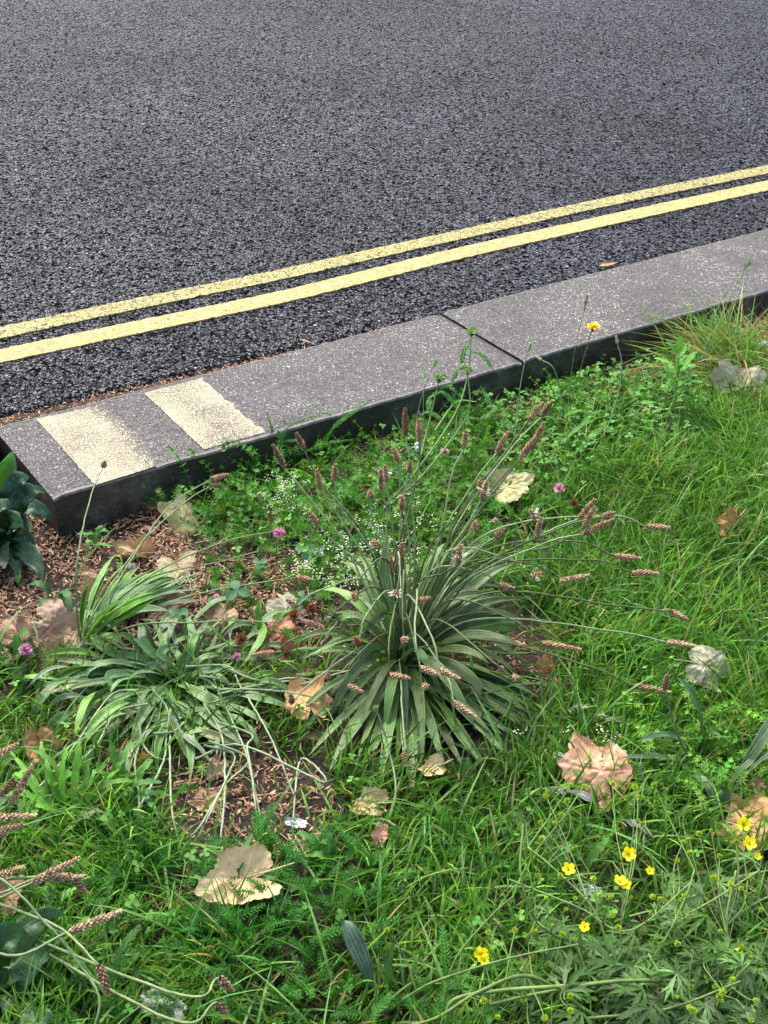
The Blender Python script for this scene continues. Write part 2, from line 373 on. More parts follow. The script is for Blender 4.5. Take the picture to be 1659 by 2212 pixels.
# left of the block the kerb turns away round the corner
dL = np.array([-ux[0], -ux[1], 0]); a = R_(-17); dL = np.array([dL[0] * math.cos(a) - dL[1] * math.sin(a), dL[0] * math.sin(a) + dL[1] * math.cos(a), 0])
pL = np.array([dL[1], -dL[0], 0]);  pL = pL if pL[1] < 0 else -pL
def kerb_stone(parent, f0, n0, f1, n1, depth=.2, dz=0.):
    """f0 n0 = left end (far, near), f1 n1 = right end; worn rounded arrises and slightly uneven edges"""
    nl = 60; r = .005
    prof = [(0, -depth, 2), (0, -r * 1.3, 2), (r * .35, -r * .35, 1), (r * 1.2, 0, 1)]
    prof2 = [(r * 1.2, 0, 0), (r * .35, -r * .35, 1), (0, -r * 1.1, 1), (0, -depth, 2)]
    rows = []
    for k in range(nl + 1):
        t = k / nl; f = f0 * (1 - t) + f1 * t; n = n0 * (1 - t) + n1 * t; d = nz(n - f); wd = np.linalg.norm(n - f)
        e = .0034 * (mnoise.noise((t * 22, f0[0] * 9, 1)) + .6 * mnoise.noise((t * 60, 3, f0[1]))); e2 = .0036 * (mnoise.noise((t * 19, 7, f0[0])) + .7 * mnoise.noise((t * 70, 9, f0[1])))
        endr = .004 if k in (0, nl) else 0
        row = [f + d * (x + e) + np.array([0, 0, z - endr * (z > -.05)]) for x, z, _ in prof]
        row += [f + d * (wd * q) + np.array([0, 0, .0008 * mnoise.noise((t * 15, q * 6, f0[0])) - endr]) for q in np.linspace(.12, .88, 7)]
        row += [n - d * (x + e2) + np.array([0, 0, z - endr * (z > -.05)]) for x, z, _ in prof2]
        rows.append(row)
    V = np.array(rows); V[..., 2] += dz; nc = V.shape[1]
    i = np.arange(nl)[:, None] * nc + np.arange(nc - 1)[None]
    F = np.stack([i, i + 1, i + nc + 1, i + nc], -1)
    mats = [2, 1, 1] + [0] * 8 + [1, 1, 2]
    o = MB(); V2 = V.reshape(-1, 3); base = None
    o.V = [V2]; o.C = [np.ones_like(V2)]; o.L = [np.zeros_like(V2)]; o.n = len(V2)
    for c in range(nc - 1): o.F.append(F[:, c]); o.M.append(np.full(nl, mats[min(c, len(mats) - 1)]))
    o.F.append(np.array([list(range(nc))[::-1]])); o.M.append(np.array([2]))
    o.F.append(np.array([[nl * nc + q for q in range(nc)]])); o.M.append(np.array([2]))
    return build(o, 'kerb_stone', [M_ktop, M_kedge, M_kside], parent, smooth=False)
kerb = bpy.data.objects.new('kerb', None); COL.objects.link(kerb); struct(kerb)
gap = .003
k1 = kerb_stone(kerb, fA, nA, fB - ux * gap, nB - ux * gap)
k2 = kerb_stone(kerb, fB + dB * gap, nB + dB * gap, fB + dB * 1.25, nB + dB * 1.25, dz=.002)
k3 = kerb_stone(kerb, fB + dB * 1.256, nB + dB * 1.256, fB + dB * 2.2, nB + dB * 2.2)
kl = .9
k0 = kerb_stone(kerb, fA + dL * (kl + .01), fA + dL * (kl + .01) + pL * .3, fA + dL * .012, fA + dL * .012 + pL * .3, dz=-.004)
def stripe(parent, polyTL, polyTR, polyBR, polyBL, curve=0.):
    """one worn painted band across the kerb, corners given far-left, far-right, near-right, near-left"""
    nu, nv = 40, 60; V = []; C = []
    for a_ in range(nv + 1):
        t = a_ / nv
        l = polyTL * (1 - t) + polyBL * t; r = polyTR * (1 - t) + polyBR * t
        r = r + (polyTR - polyTL) * curve * math.sin(math.pi * t)
        jl = .0015 * mnoise.noise((t * 40, 1, polyTL[0])); jr = .004 * mnoise.noise((t * 30, 5, polyTL[0])) + .004 * mnoise.noise((t * 9, 5, 2))
        l = l + ux * jl; r = r + ux * jr
        for b_ in range(nu + 1):
            q = b_ / nu; p = l * (1 - q) + r * q; p[2] = .0012; V.append(p)
            C.append([1 - .9 * (q > .93 and curve == 0), 1 - (.55 * max(0, (q - .72) / .28) ** 1.6 if curve else 0) - .12 * math.sin(math.pi * q) ** 2 * (1 if curve == 0 else .5), 1])
    i = np.arange(nv)[:, None] * (nu + 1) + np.arange(nu)[None]
    o = MB(); o.add(V, np.stack([i, i + nu + 1, i + nu + 2, i + 1], -1).reshape(-1, 4), np.array(C))
    return build(o, 'painted_band', M_kpaint, parent, smooth=False)
def K(u, v): return W(u, v)
stripe(k1, K(78, 906), K(212, 877), K(338, 1008), K(205, 1049), .16)
stripe(k1, K(311, 850), K(434, 818), K(572, 935), K(441, 972), 0.)

# road: everything beyond the kerb, ragged dressed edge a hand's width off it on the left
edge = []
for k in range(12): edge.append((fA + dL * (1.8 - .15 * k) - pL * .06))
for k in range(161):
    t = k / 160; p = fA * (1 - t) + fB * t; g = .052 * max(0, 1 - t) ** 1.2 + .012
    edge.append(p - per * (g + .012 * mnoise.noise((t * 16, 3, 1)) * (1 - t * .5) + .007 * mnoise.noise((t * 60, 1, 1))))
for k in range(1, 150):
    t = k / 50; p = fB + dB * t * .99
    edge.append(p - per * (.010 + .004 * mnoise.noise((t * 50, 6, 1))))
edge = np.array(edge); edge[:, 2] = ROADZ
away = nz(-per - 0. * ux); offs = [0, .006, .014, .04, .2, 1, 4, 12, 40]
zoff = [-.012, -.0035, 0, 0, 0, 0, 0, 0, 0]
V = np.array([[e + away * o_ * (1 + 0 * o_) + ux * o_ * .0 + np.array([0, 0, z_]) for o_, z_ in zip(offs, zoff)] for e in edge])
# spread the far side sideways so that the sheet reaches the horizon
for c_, o_ in enumerate(offs):
    if o_ > .5: V[:, c_] += ux * (np.linspace(-1, 1, len(edge)) * o_ * 1.2)[:, None]
i = np.arange(len(edge) - 1)[:, None] * len(offs) + np.arange(len(offs) - 1)[None]
mb = MB(); mb.add(V, np.stack([i, i + len(offs), i + len(offs) + 1, i + 1], -1).reshape(-1, 4))
road = struct(build(mb, 'road', M_asphalt))
# gutter bed between dressing and kerb
gl = np.array([fA + dL * .9, fA, fB, fB + dB * 3]); mb = MB(); V = []
for p in gl: V += [p - per * .12 + [0, 0, -.021], p + per * .01 + [0, 0, -.021]]
mb.add(V, np.array([[0, 1, 3, 2], [2, 3, 5, 4], [4, 5, 7, 6]])); struct(build(mb, 'gutter_bed', M_soil))

def line_strip(name, pts, width, mat):
    pts = smooth_line([W(u, v, ROADZ) for u, v in pts], 40); o = MB(); V = []
    T = nz(np.gradient(pts, axis=0)); s = np.stack([-T[:, 1], T[:, 0], 0 * T[:, 0]], 1)
    L = np.concatenate([[0], np.cumsum(np.linalg.norm(np.diff(pts, axis=0), axis=1))])
    LL = np.arange(0, L[-1], .008); P = np.stack([np.interp(LL, L, pts[:, k]) for k in range(3)], 1); Sd = nz(np.stack([np.interp(LL, L, s[:, k]) for k in range(3)], 1))
    for k in range(len(P)):
        ja = .0040 * mnoise.noise((LL[k] * 60, 3, width)) + .0018 * mnoise.noise((LL[k] * 150, 6, width)); jb = .0040 * mnoise.noise((LL[k] * 55, 9, width)) + .0018 * mnoise.noise((LL[k] * 140, 2, width))
        for q in (-.5, -.49, 0, .49, .5):
            off = q * width + (ja if q < -.1 else jb if q > .1 else 0)
            V.append(P[k] + Sd[k] * off + np.array([0, 0, .0005 if abs(q) == .5 else .003]))
    i = np.arange(len(P) - 1)[:, None] * 5 + np.arange(4)[None]
    o.add(V, np.stack([i, i + 5, i + 6, i + 1], -1).reshape(-1, 4))
    return build(o, name, mat, road, smooth=False)
line_strip('yellow_line', [(-160, 806), (0, 771), (300, 708), (600, 645), (829, 589), (1000, 547), (1300, 480), (1659, 402), (1850, 360)], .066, M_y1)
line_strip('yellow_line', [(-160, 754), (0, 721), (300, 657), (600, 596), (829, 545), (1000, 507), (1300, 440), (1659, 367), (1850, 327)], .060, M_y2)

# ------------------------------------------------------------------ where things grow (zones on the ground)
BARE1 = [(-300, 1110), (110, 1120), (430, 1040), (500, 1040), (400, 1150), (560, 1190), (700, 1240), (690, 1420), (560, 1430), (400, 1420), (230, 1440), (-300, 1440)]
BARE2 = [(360, 1660), (540, 1600), (680, 1640), (735, 1740), (700, 1830), (560, 1870), (400, 1850), (310, 1760)]
BARE3 = [(700, 900), (830, 900), (880, 960), (760, 1005), (720, 990)]
BARE4 = [(1010, 830), (1180, 800), (1190, 890), (1100, 880), (1040, 900)]
BARE5 = [(1250, 810), (1330, 740), (1460, 720), (1500, 800), (1430, 850), (1290, 870)]
BARE6 = [(1560, 640), (1760, 600), (1760, 800), (1640, 820), (1560, 740)]
BARE7 = [(1000, 1390), (1210, 1370), (1200, 1500), (1050, 1520)]
BARE8 = [(250, 1870), (560, 1860), (540, 1980), (330, 1990)]
MATZ = [(340, 1000), (560, 900), (720, 900), (860, 860), (1000, 860), (1080, 960), (1060, 1190), (900, 1300), (720, 1300), (650, 1220), (430, 1180), (330, 1080)]
PLB = [(100, 1360), (560, 1340), (660, 1440), (560, 1640), (300, 1660), (120, 1600)]
CLOVZ = [(1060, 900), (1200, 840), (1500, 800), (1560, 900), (1480, 960), (1200, 1060), (1080, 1060)]
RIGHT = [(1200, 960), (1480, 900), (1900, 820), (1900, 1700), (1180, 1640), (1150, 1330)]
YARZ = [[(1050, 1080), (1230, 1070), (1290, 1140), (1260, 1260), (1130, 1280), (1050, 1200)],
        [(430, 1900), (560, 1830), (800, 1880), (780, 2110), (560, 2140), (440, 2060)],
        [(-80, 1410), (80, 1400), (120, 1520), (-80, 1560)],
        [(780, 1760), (1060, 1700), (1160, 1850), (900, 1940)],
        [(560, 890), (720, 880), (720, 1000), (560, 1000)]]
BUTZ = [(1080, 1960), (1250, 1830), (1750, 1790), (1750, 2350), (1080, 2350)]
def any_in(u, v, polys):
    c = np.zeros(np.shape(u), bool)
    for p in polys: c |= inpoly(u, v, p)
    return c
def nearkerb(u, v):
    """layout rows between the kerb's foot and the point"""
    e = np.interp(u, [-300, 114, 580, 1130, 1660, 2000], [1190, 1150, 1010, 868, 700, 600]); return v - e
def scatter(n, x0=-1.35, x1=1.9, y0=.72, y1=3.7):
    X = rng.uniform(x0, x1, n); Y = rng.uniform(y0, y1, n); Z = soilz(X, Y); P = np.stack([X, Y, Z], 1)
    u, v = proj(P); return P, u + rng.normal(0, 16, n), v + rng.normal(0, 10, n)
def visible(P, u, v, mu=260, mt=-400, mbm=2400): return (u > -mu) & (u < 1659 + mu) & (v > mt) & (v < mbm)
def keep(P, u, v, dens): m = (rng.uniform(0, 1, len(P)) < dens) & visible(P, u, v); return P[m], u[m], v[m]

def scatter_poly(poly, per_m2):
    """points spread over the ground seen inside a polygon"""
    c = np.array([G(*q) for q in poly]); lo, hi = c.min(0) - .03, c.max(0) + .03; n = max(4, int((hi[0] - lo[0]) * (hi[1] - lo[1]) * per_m2))
    P, u, v = scatter(n, lo[0], hi[0], lo[1], hi[1]); m = inpoly(u, v, poly); return P[m], u[m], v[m]
# ---- grass
def grass_density(u, v):
    d = np.full(u.shape, .75)
    d = np.where(inpoly(u, v, RIGHT), 1.0, d)
    d = np.where(inpoly(u, v, [(-300, 1530), (360, 1560), (340, 1860), (-300, 1900)]), .6, d)
    d = np.where(inpoly(u, v, BUTZ), .5, d)
    d = np.where(((u - 890) / 330) ** 2 + ((v - 1450) / 215) ** 2 < 1, .10, d); d = np.where(inpoly(u, v, MATZ), .05, d); d = np.where(inpoly(u, v, PLB), .3, d); d = np.where(inpoly(u, v, CLOVZ), .22, d)
    d = np.where(any_in(u, v, YARZ), .2, d); d = np.where(inpoly(u, v, YARZ[3]), .8, d)
    d = np.where(any_in(u, v, [BARE1, BARE3, BARE4, BARE5, BARE6]), .004, d); d = np.where(any_in(u, v, [BARE2, BARE8]), .05, d)
    d = np.where(inpoly(u, v, BARE7), .05, d)
    nk = nearkerb(u, v); d = np.where(nk < 6, 0, np.where(nk < 40, d * .15, d)); return d
def do_grass(name, n, hmin, hmax, wmin, wmax, cols, bendk, dens_fn, label_seg=5, elo=.9):
    P, u, v = scatter(n); P, u, v = keep(P, u, v, dens_fn(u, v)); k = len(P)
    clump = np.array([mnoise.noise((p[0] * 9, p[1] * 9, 1.7)) for p in P])
    tone = np.array([mnoise.noise((p[0] * 4, p[1] * 4, 8.1)) for p in P])
    H = rng.uniform(hmin, hmax, k) * (1 + .45 * clump) * np.where(inpoly(u, v, RIGHT), 1.22, .95)
    # blades of a clump lean the same way
    az = rng.uniform(-math.pi, math.pi, k) * .75 + 3.0 * np.array([mnoise.noise((p[0] * 5, p[1] * 5, 4.2)) for p in P])
    el = rng.uniform(elo, 1.5, k)
    D = np.stack([np.cos(az) * np.cos(el), np.sin(az) * np.cos(el), np.sin(el)], 1)
    b = rng.uniform(.05, bendk, k); B = np.stack([np.cos(az) * b * .7, np.sin(az) * b * .7, -b * .75], 1)
    base = np.array(cols)[rng.integers(0, len(cols), k)]
    C = base * (1 + .5 * tone[:, None]) * rng.uniform(.75, 1.25, (k, 1))
    yellow = rng.uniform(0, 1, k) < .04; C[yellow] = np.array([.40, .33, .15]) * rng.uniform(.7, 1.1, (yellow.sum(), 1))
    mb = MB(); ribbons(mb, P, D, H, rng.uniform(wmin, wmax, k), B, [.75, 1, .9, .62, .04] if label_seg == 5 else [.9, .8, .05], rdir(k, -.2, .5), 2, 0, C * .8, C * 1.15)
    return stuff(build(mb, name, M_grass))
G1 = (.05, .155, .018); G2c = (.10, .25, .03); G3 = (.19, .38, .07); G4 = (.13, .24, .08)
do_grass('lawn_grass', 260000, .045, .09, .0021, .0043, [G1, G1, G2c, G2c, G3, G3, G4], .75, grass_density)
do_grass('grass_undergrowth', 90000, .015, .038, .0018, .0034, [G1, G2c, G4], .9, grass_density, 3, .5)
P, u, v = scatter(6500); P, u, v = keep(P, u, v, grass_density(u, v)); k = len(P)
az = rng.uniform(-3.1, 3.1, k); el = rng.uniform(.35, 1.3, k); b = rng.uniform(.3, .9, k); mb = MB(); C = jitter((.09, .23, .045), k, .3)
ribbons(mb, P, np.stack([np.cos(az) * np.cos(el), np.sin(az) * np.cos(el), np.sin(el)], 1), rng.uniform(.08, .15, k), rng.uniform(.002, .0042, k),
        np.stack([np.cos(az) * b * .5, np.sin(az) * b * .5, -b * .6], 1), [.7, 1, 1, .9, .8, .5, .03], (0, 0, 1), 3, .25, C, C * 1.1)
stuff(build(mb, 'long_grass_blades', M_grass))
# straw: dry thin stems lying between the blades
P, u, v = scatter(5200); P, u, v = keep(P, u, v, np.where(any_in(u, v, [BARE2, BARE6]), 1., np.where(inpoly(u, v, MATZ), .1, .2)) * (nearkerb(u, v) > 4)); k = len(P)
mb = MB(); C = jitter((.34, .23, .13), k, .35); P[:, 2] += rng.uniform(.002, .014, k)
ribbons(mb, P, rdir(k, -.08, .18), rng.uniform(.02, .07, k), rng.uniform(.0008, .002, k), rng.normal(0, .12, (k, 3)) * [1, 1, .3], [.8, 1, 1, .8, .4], (0, 0, 1), 2, 0, C)
stuff(build(mb, 'dry_straw', M_seed))

# ---- brown seed litter
def litter(name, P, k, sc=1.):
    az = rng.uniform(0, 6.28, k); L = rng.uniform(.006, .012, k) * sc; Wd = L * rng.uniform(.22, .42, k)
    cols = np.array([(.28, .165, .09), (.34, .215, .125), (.19, .105, .06), (.42, .29, .18), (.10, .055, .035), (.28, .135, .075)])[rng.integers(0, 6, k)]
    C = cols * rng.uniform(.8, 1.5, (k, 1)); mb = MB()
    D = np.stack([np.cos(az), np.sin(az), rng.normal(.05, .3, k)], 1)
    ribbons(mb, P, D, L, Wd, rng.normal(0, .2, (k, 3)), [.15, 1, .1], nz(rng.normal(0, .45, (k, 3)) + [0, 0, 1]), 3, -.35, C)
    return stuff(build(mb, name, M_seed, smooth=False))
P, u, v = scatter(460000)
d = np.full(u.shape, .05); d = np.where(any_in(u, v, [BARE1, BARE3, BARE4, BARE5, BARE6]), 1., d); d = np.where(any_in(u, v, [BARE2, BARE8, BARE7]), .55, d)
d = np.where(inpoly(u, v, MATZ), .22, d); d = np.where(inpoly(u, v, PLB), .4, d); nk = nearkerb(u, v); d = np.where((nk > -60) & (nk < 30), 1., d); d = np.where(nk < -60, 0, d)
d = d * np.array([.35 + .65 * (mnoise.noise((p[0] * 14, p[1] * 14, 3)) > -.22) for p in P])
P, u, v = keep(P, u, v, d)
P[:, 2] += rng.uniform(.0005, .009, len(P)); litter('seed_litter', P, len(P))
t = rng.uniform(-.3, 1.55, 4200) ** 1.0; t = t[rng.uniform(0, 1, len(t)) < np.clip(1.1 - t * .62, .12, 1)]; k = len(t)
P = fA[None] * (1 - t[:, None]) + fB[None] * t[:, None] - per[None] * (rng.uniform(0, 1, (k, 1)) ** 1.3 * (.06 * np.clip(1 - t, .2, 1))[:, None] + .001)
P[:, 2] = -.018 + rng.uniform(0, .010, k) * np.exp(-0.5 * 0); litter('gutter_litter', P, k, .8)

# ------------------------------------------------------------------ plantains
def profile_leaf(s, stem=.28, wide=.58):
    t = np.linspace(0, 1, s); p = np.where(t < stem, .16 + .12 * t / stem, 0)
    q = (t - stem) / (1 - stem); body = np.sin(np.clip(q, 0, 1) ** .85 * math.pi) ** .8
    return np.maximum(p * (t < stem + .2), np.where(t >= stem, .2 * (1 - q) + body * .93, 0)) * np.where(t > .995, .04, 1)
def plant_leaf(parent, root, p1, p2, width, C, tip=None, mat=None, wave=.12, stem=.25, name='leaf', cols=9, rib=.15, fold=.34):
    r = np.asarray(root); p1 = p1 + rng.normal(0, .010, 3); D, B = bez(np.zeros(3) + 0, p1 - r, p2 - r); mb = MB()
    d = p2 - r; n_hint = np.array([-d[0] * .25, -d[1] * .25 - .15, 1.0])
    hz = nz(np.array([d[0], d[1], 0.0]) + 1e-6); up = max(0, nz(d)[2]); n_hint = nz(np.array([0, 0, 1]) * (1 - up * .85) - hz * up)+ rng.normal(0, .34, 3)
    ribbons(mb, [rng.normal(0, .004, 3) * [1, 1, 0]], D[None], 1., width, B[None], profile_leaf(17, stem), n_hint, cols, fold, C, C if tip is None else tip, rib, wave)
    mb.L[-1][:, 1] *= np.linalg.norm(d)
    return build(mb, name, mat or M_plant, parent)
def auto_tip(root, u, v, L, hi=False):
    best = None
    for h in np.arange(.006, .30, .006):
        p = G(u, v, h); d = np.linalg.norm(p - root); c = abs(d - L) + h * .12
        if best is None or c < best[0]: best = (c, p, h)
    return best[1], best[2]
# spikes
def head_mesh(L, r, base, seed, anther=False):
    rg = np.random.default_rng(seed); mb = MB(); n = int(L / .00065 * (r / .0036)); n = max(26, min(n, 110)); k = np.arange(n)
    t = (k + .5) / n; ang = k * 2.39996; rr = r * (.45 + .55 * np.sin(np.clip(t * 1.12 + .06, 0, 1) * math.pi) ** .55) * (1 - .25 * t)
    Z = L * t; s = np.stack([np.cos(ang), np.sin(ang), 0 * ang], 1); c = s * rr[:, None] * .8 + np.stack([0 * Z, 0 * Z, Z], 1)
    tp = s * (rr + .0014)[:, None] * rg.uniform(.85, 1.2, (n, 1)) + np.stack([0 * Z, 0 * Z, Z + L * .02 + .0012], 1); tt = np.stack([-s[:, 1], s[:, 0], 0 * ang], 1); wv = .0011 + r * .18
    V = np.stack([c + tt * wv, c + [0, 0, .0016], c - tt * wv, c - [0, 0, .0014], tp], 1)
    b = np.arange(n)[:, None] * 5; F = np.concatenate([b + [0, 1, 4], b + [1, 2, 4], b + [2, 3, 4], b + [3, 0, 4]])
    C = np.array(base) * rg.uniform(.55, 1.45, (n, 1)); C = np.repeat(C, 5, 0).reshape(n, 5, 3); C[:, 4] *= 1.35
    mb.add(V, F, C.reshape(-1, 3))
    zz = np.linspace(0, L, 8); X = np.stack([0 * zz, 0 * zz, zz], 1); tube(mb, X, r * .62, r * .4, np.array(base) * .45, 6)
    if anther:
        m = 34; a = rg.uniform(0, 6.28, m); z = rg.uniform(.25, .6, m) * L; q = np.stack([np.cos(a), np.sin(a), rg.normal(.1, .3, m)], 1)
        P0 = np.stack([np.cos(a) * r * .8, np.sin(a) * r * .8, z], 1)
        ribbons(mb, P0, q, rg.uniform(.004, .008, m), .0012, (0, 0, 0), [.3, .3, 1, 1], rg.normal(0, 1, (m, 3)), 2, 0, (.75, .72, .6))
    return mb.mesh('seed_head', M_seed, smooth=False)
BR = (.34, .215, .12); BR2 = (.20, .125, .07); BR3 = (.42, .29, .17)
HEADS = {}
def get_head(lenpx, kind):
    Lc = min([.010, .018, .026, .034, .044], key=lambda q: abs(q - lenpx)); key = (Lc, kind)
    if key not in HEADS:
        HEADS[key] = head_mesh(Lc, {.010: .0055}.get(Lc, .0046 + .02 * Lc * .3), {'m': BR, 'd': BR2, 'p': BR3, 'a': BR, 'r': (.26, .08, .05)}[kind], len(HEADS) + 3, kind == 'a')
    return HEADS[key]
def stalk(parent, root, pts, ang=90, lpx=40, kind='m', r0=.0016, r1=.0011, C=(.13, .17, .075), C1=None, head=True, hdir=None, free=False):
    """flower stalk through world points (last = foot of the spike); spike's tip leans as seen in the photo"""
    root = np.asarray(root, float); X = smooth_line(np.array(([] if free else [root + rng.normal(0, .006, 3) * [1, 1, 0]]) + list(pts)), 10) - root
    wob = np.array([[mnoise.noise((q * .9, root[0] * 5 + pts[-1][0] * 9, j)) for j in range(3)] for q in range(len(X))]); X = X + wob * .0012 * np.sin(np.linspace(0, math.pi, len(X)))[:, None]
    mb = MB(); tube(mb, X, r0, r1, C, 6, 0, C1); s = build(mb, 'flower_stalk', M_stem, parent)
    if head:
        p = X[-1] + root; dist = np.linalg.norm(p - [0, 0, CAMH]); m = lpx * dist / FPX
        ri = np.array([math.cos(R_(ang)), math.sin(R_(ang)) * sP * .55, math.sin(R_(ang)) * cP + .02]) if hdir is None else hdir
        ri = nz(np.array(ri) + nz(X[-1] - X[-3]) * .35)
        hm = link('seed_head', get_head(m, kind), s)
        q = Vector(ri).to_track_quat('Z', 'Y'); hm.matrix_local = Matrix.Translation(Vector(X[-1])) @ q.to_matrix().to_4x4() @ Matrix.Rotation(random.uniform(0, 6), 4, 'Z') @ Matrix.Diagonal((1.0, 1.0, max(.7, min(1.35, m / max(.01, min([.010, .018, .026, .034, .044], key=lambda q: abs(q - m))))), 1))
    return s
def c5(x, y): return x * .36 + 530.9, y * .36 + 1128.2

ROOT = G(868, 1445)
main = empty('ribwort_plantain', ROOT, 'large ribwort plantain with a full rosette of long dark ribbed leaves and upright brown spikes', 'plant')
LT = [(490, 1500, 26), (360, 1420, 14), (270, 1265, 13), (705, 1470, 26), (800, 1560, 20), (1010, 1640, 30), (880, 1420, 13), (1280, 1360, 18), (1420, 1500, 28), (1310, 1490, 18), (1510, 1570, 18), (1590, 1430, 24), (1640, 1290, 20),
      (1690, 1120, 20), (1730, 980, 15), (1670, 750, 24), (1690, 860, 20), (1680, 640, 20), (1590, 230, 24), (1400, 480, 16), (1430, 130, 18), (1180, 110, 18), (1240, 150, 22), (1050, 240, 14), (1010, 250, 13),
      (930, 230, 16), (870, 100, 22), (700, 230, 15), (560, 270, 24), (405, 435, 22), (410, 850, 20), (280, 740, 13), (350, 830, 12), (230, 905, 12), (20, 985, 13), (1480, 480, 16), (1660, 460, 18), (150, 860, 12), (620, 1330, 16), (560, 1180, 17),
      (1130, 1180, 15), (1180, 1480, 17), (1500, 1130, 26), (1400, 1250, 24), (1560, 1250, 20), (960, 1330, 15), (450, 1110, 18), (300, 1180, 14), (1750, 1070, 16), (1610, 560, 18), (1560, 400, 15), (640, 420, 16), (790, 260, 20), (1100, 330, 18), (1320, 330, 18), (660, 1480, 20), (860, 1250, 16), (1060, 1500, 22), (480, 700, 16), (530, 560, 14)]
for q in range(26):
    a_ = rng.uniform(-.9, .9); LT.append((950 + 900 * math.cos(a_) * rng.uniform(.75, 1), 900 + 560 * math.sin(a_), rng.uniform(13, 22)))
for q in range(20):
    a_ = rng.uniform(0, 6.28); LT.append((930 + 620 * math.cos(a_) * rng.uniform(.55, 1), 880 + 560 * math.sin(a_) * rng.uniform(.5, 1), rng.uniform(12, 20)))
for j, (x, y, wpx) in enumerate(LT):
    u, v = c5(x, y); dv = 1445 - v
    if dv > 60: L = rng.uniform(.17, .215)
    else: L = rng.uniform(.16, .22)
    tip, h = auto_tip(ROOT, u, v, L)
    if v > 1470: tip = G(u, v, rng.uniform(.004, .02))
    d = tip - ROOT; hz = np.array([d[0], d[1], 0]); rad = np.linalg.norm(hz)
    arch = max(.0, .04 + .10 * (rad < .2) * rng.uniform(.1, .8) - h * .1)
    p1 = ROOT + hz * rng.uniform(.42, .6) + np.array([0, 0, h * .6 + arch])
    C = jitter((.10, .185, .045), 1, .42, .14)[0] * (1.2 if rng.uniform() < .25 else 1)
    plant_leaf(main, ROOT, p1, tip, min(wpx, 30) * .36 / 1450 * 3.3, C, C * 1.12, stem=rng.uniform(.14, .3))
# two arched leaves that bend over in the middle of the rosette
for (a1, a2, a3, wd) in [((940, 820), (960, 470), (708, 650), .018), ((860, 820), (700, 500), (550, 690), .016), ((1000, 900), (960, 690), (1262, 762), .013), ((1040, 880), (1010, 600), (895, 775), .013)]:
    (u1, v1), (u2, v2), (u3, v3) = c5(*a1), c5(*a2), c5(*a3)
    plant_leaf(main, ROOT, G(u2, v2 - 25, .21), G(u3, v3, .12), wd, np.array((.07, .13, .06)), np.array((.11, .17, .1)), stem=.15)
# flower stalks: spike foot u, v, height above soil, lean in the photo, spike length in layout px, kind
ST = [(614, 1010, .30, 108, 55, 'd'), (655, 968, .32, 112, 36, 'd'), (692, 1056, .29, 92, 44, 'm'), (722, 1036, .30, 82, 34, 'm'), (824, 1062, .31, 87, 50, 'm'), (834, 1040, .31, 92, 36, 'a'), (868, 1102, .28, 88, 34, 'm'), (866, 1212, .22, 89, 44, 'm'),
      (850, 1235, .19, 95, 34, 'm'), (862, 998, .33, 118, 34, 'm'), (876, 940, .35, 88, 58, 'd'), (906, 952, .34, 92, 46, 'm'), (884, 1020, .31, 84, 26, 'm'), (1003, 968, .33, 95, 40, 'm'), (1074, 976, .33, 68, 50, 'm'), (1124, 990, .32, 62, 56, 'm'), (1146, 972, .32, 74, 66, 'm'), (1142, 908, .35, 52, 50, 'm'),
      (1040, 1078, .28, 78, 40, 'a'), (1034, 1058, .28, 86, 26, 'm'), (1070, 1160, .25, 55, 26, 'm'), (686, 1132, .25, 118, 32, 'm'), (801, 1075, .28, 92, 16, 'm'), (988, 1222, .21, 96, 50, 'a'), (1160, 1160, .27, 96, 46, 'm'), (1165, 1116, .28, 165, 26, 'a'), (1252, 1120, .27, 68, 52, 'm'), (1262, 1138, .27, 76, 50, 'm'), (1256, 1154, .26, 33, 78, 'm'), (1300, 1116, .27, 22, 30, 'm'),
      (1399, 1138, .20, 3, 48, 'm'), (1326, 1201, .17, 0, 58, 'm'), (1366, 1237, .15, 4, 54, 'm'), (1208, 1256, .17, 28, 68, 'p'), (1147, 1246, .17, 40, 26, 'a'), (1078, 1264, .15, -4, 34, 'm'), (1452, 1322, .10, -38, 38, 'm'), (1170, 1390, .13, 2, 84, 'm'), (1440, 1387, .08, -8, 62, 'p'), (1370, 1482, .06, -6, 76, 'm'),
      (980, 1516, .10, -25, 54, 'p'), (908, 1442, .17, -6, 44, 'p'), (950, 1448, .16, -8, 46, 'p'), (842, 1458, .17, 12, 44, 'm'), (893, 1300, .19, 38, 38, 'm'), (818, 1180, .23, 150, 20, 'm'), (752, 1480, .10, -10, 36, 'm'), (876, 1622, .05, -92, 28, 'm'), (912, 1482, .12, 20, 14, 'p'), (702, 1462, .08, 30, 14, 'm'),
      (1106, 1464, .12, 20, 14, 'p'), (873, 1388, .20, 88, 14, 'm'), (770, 1298, .20, 100, 20, 'm'), (640, 1310, .13, 120, 26, 'm'), (700, 1358, .13, 135, 50, 'm'), (592, 1410, .08, 175, 44, 'm'), (630, 1520, .06, 80, 26, 'd'), (775, 1395, .14, 100, 24, 'r'), (1170, 900, .33, 62, 40, 'd'), (1022, 1145, .24, 80, 20, 'm'), (855, 1290, .20, 88, 16, 'a')]
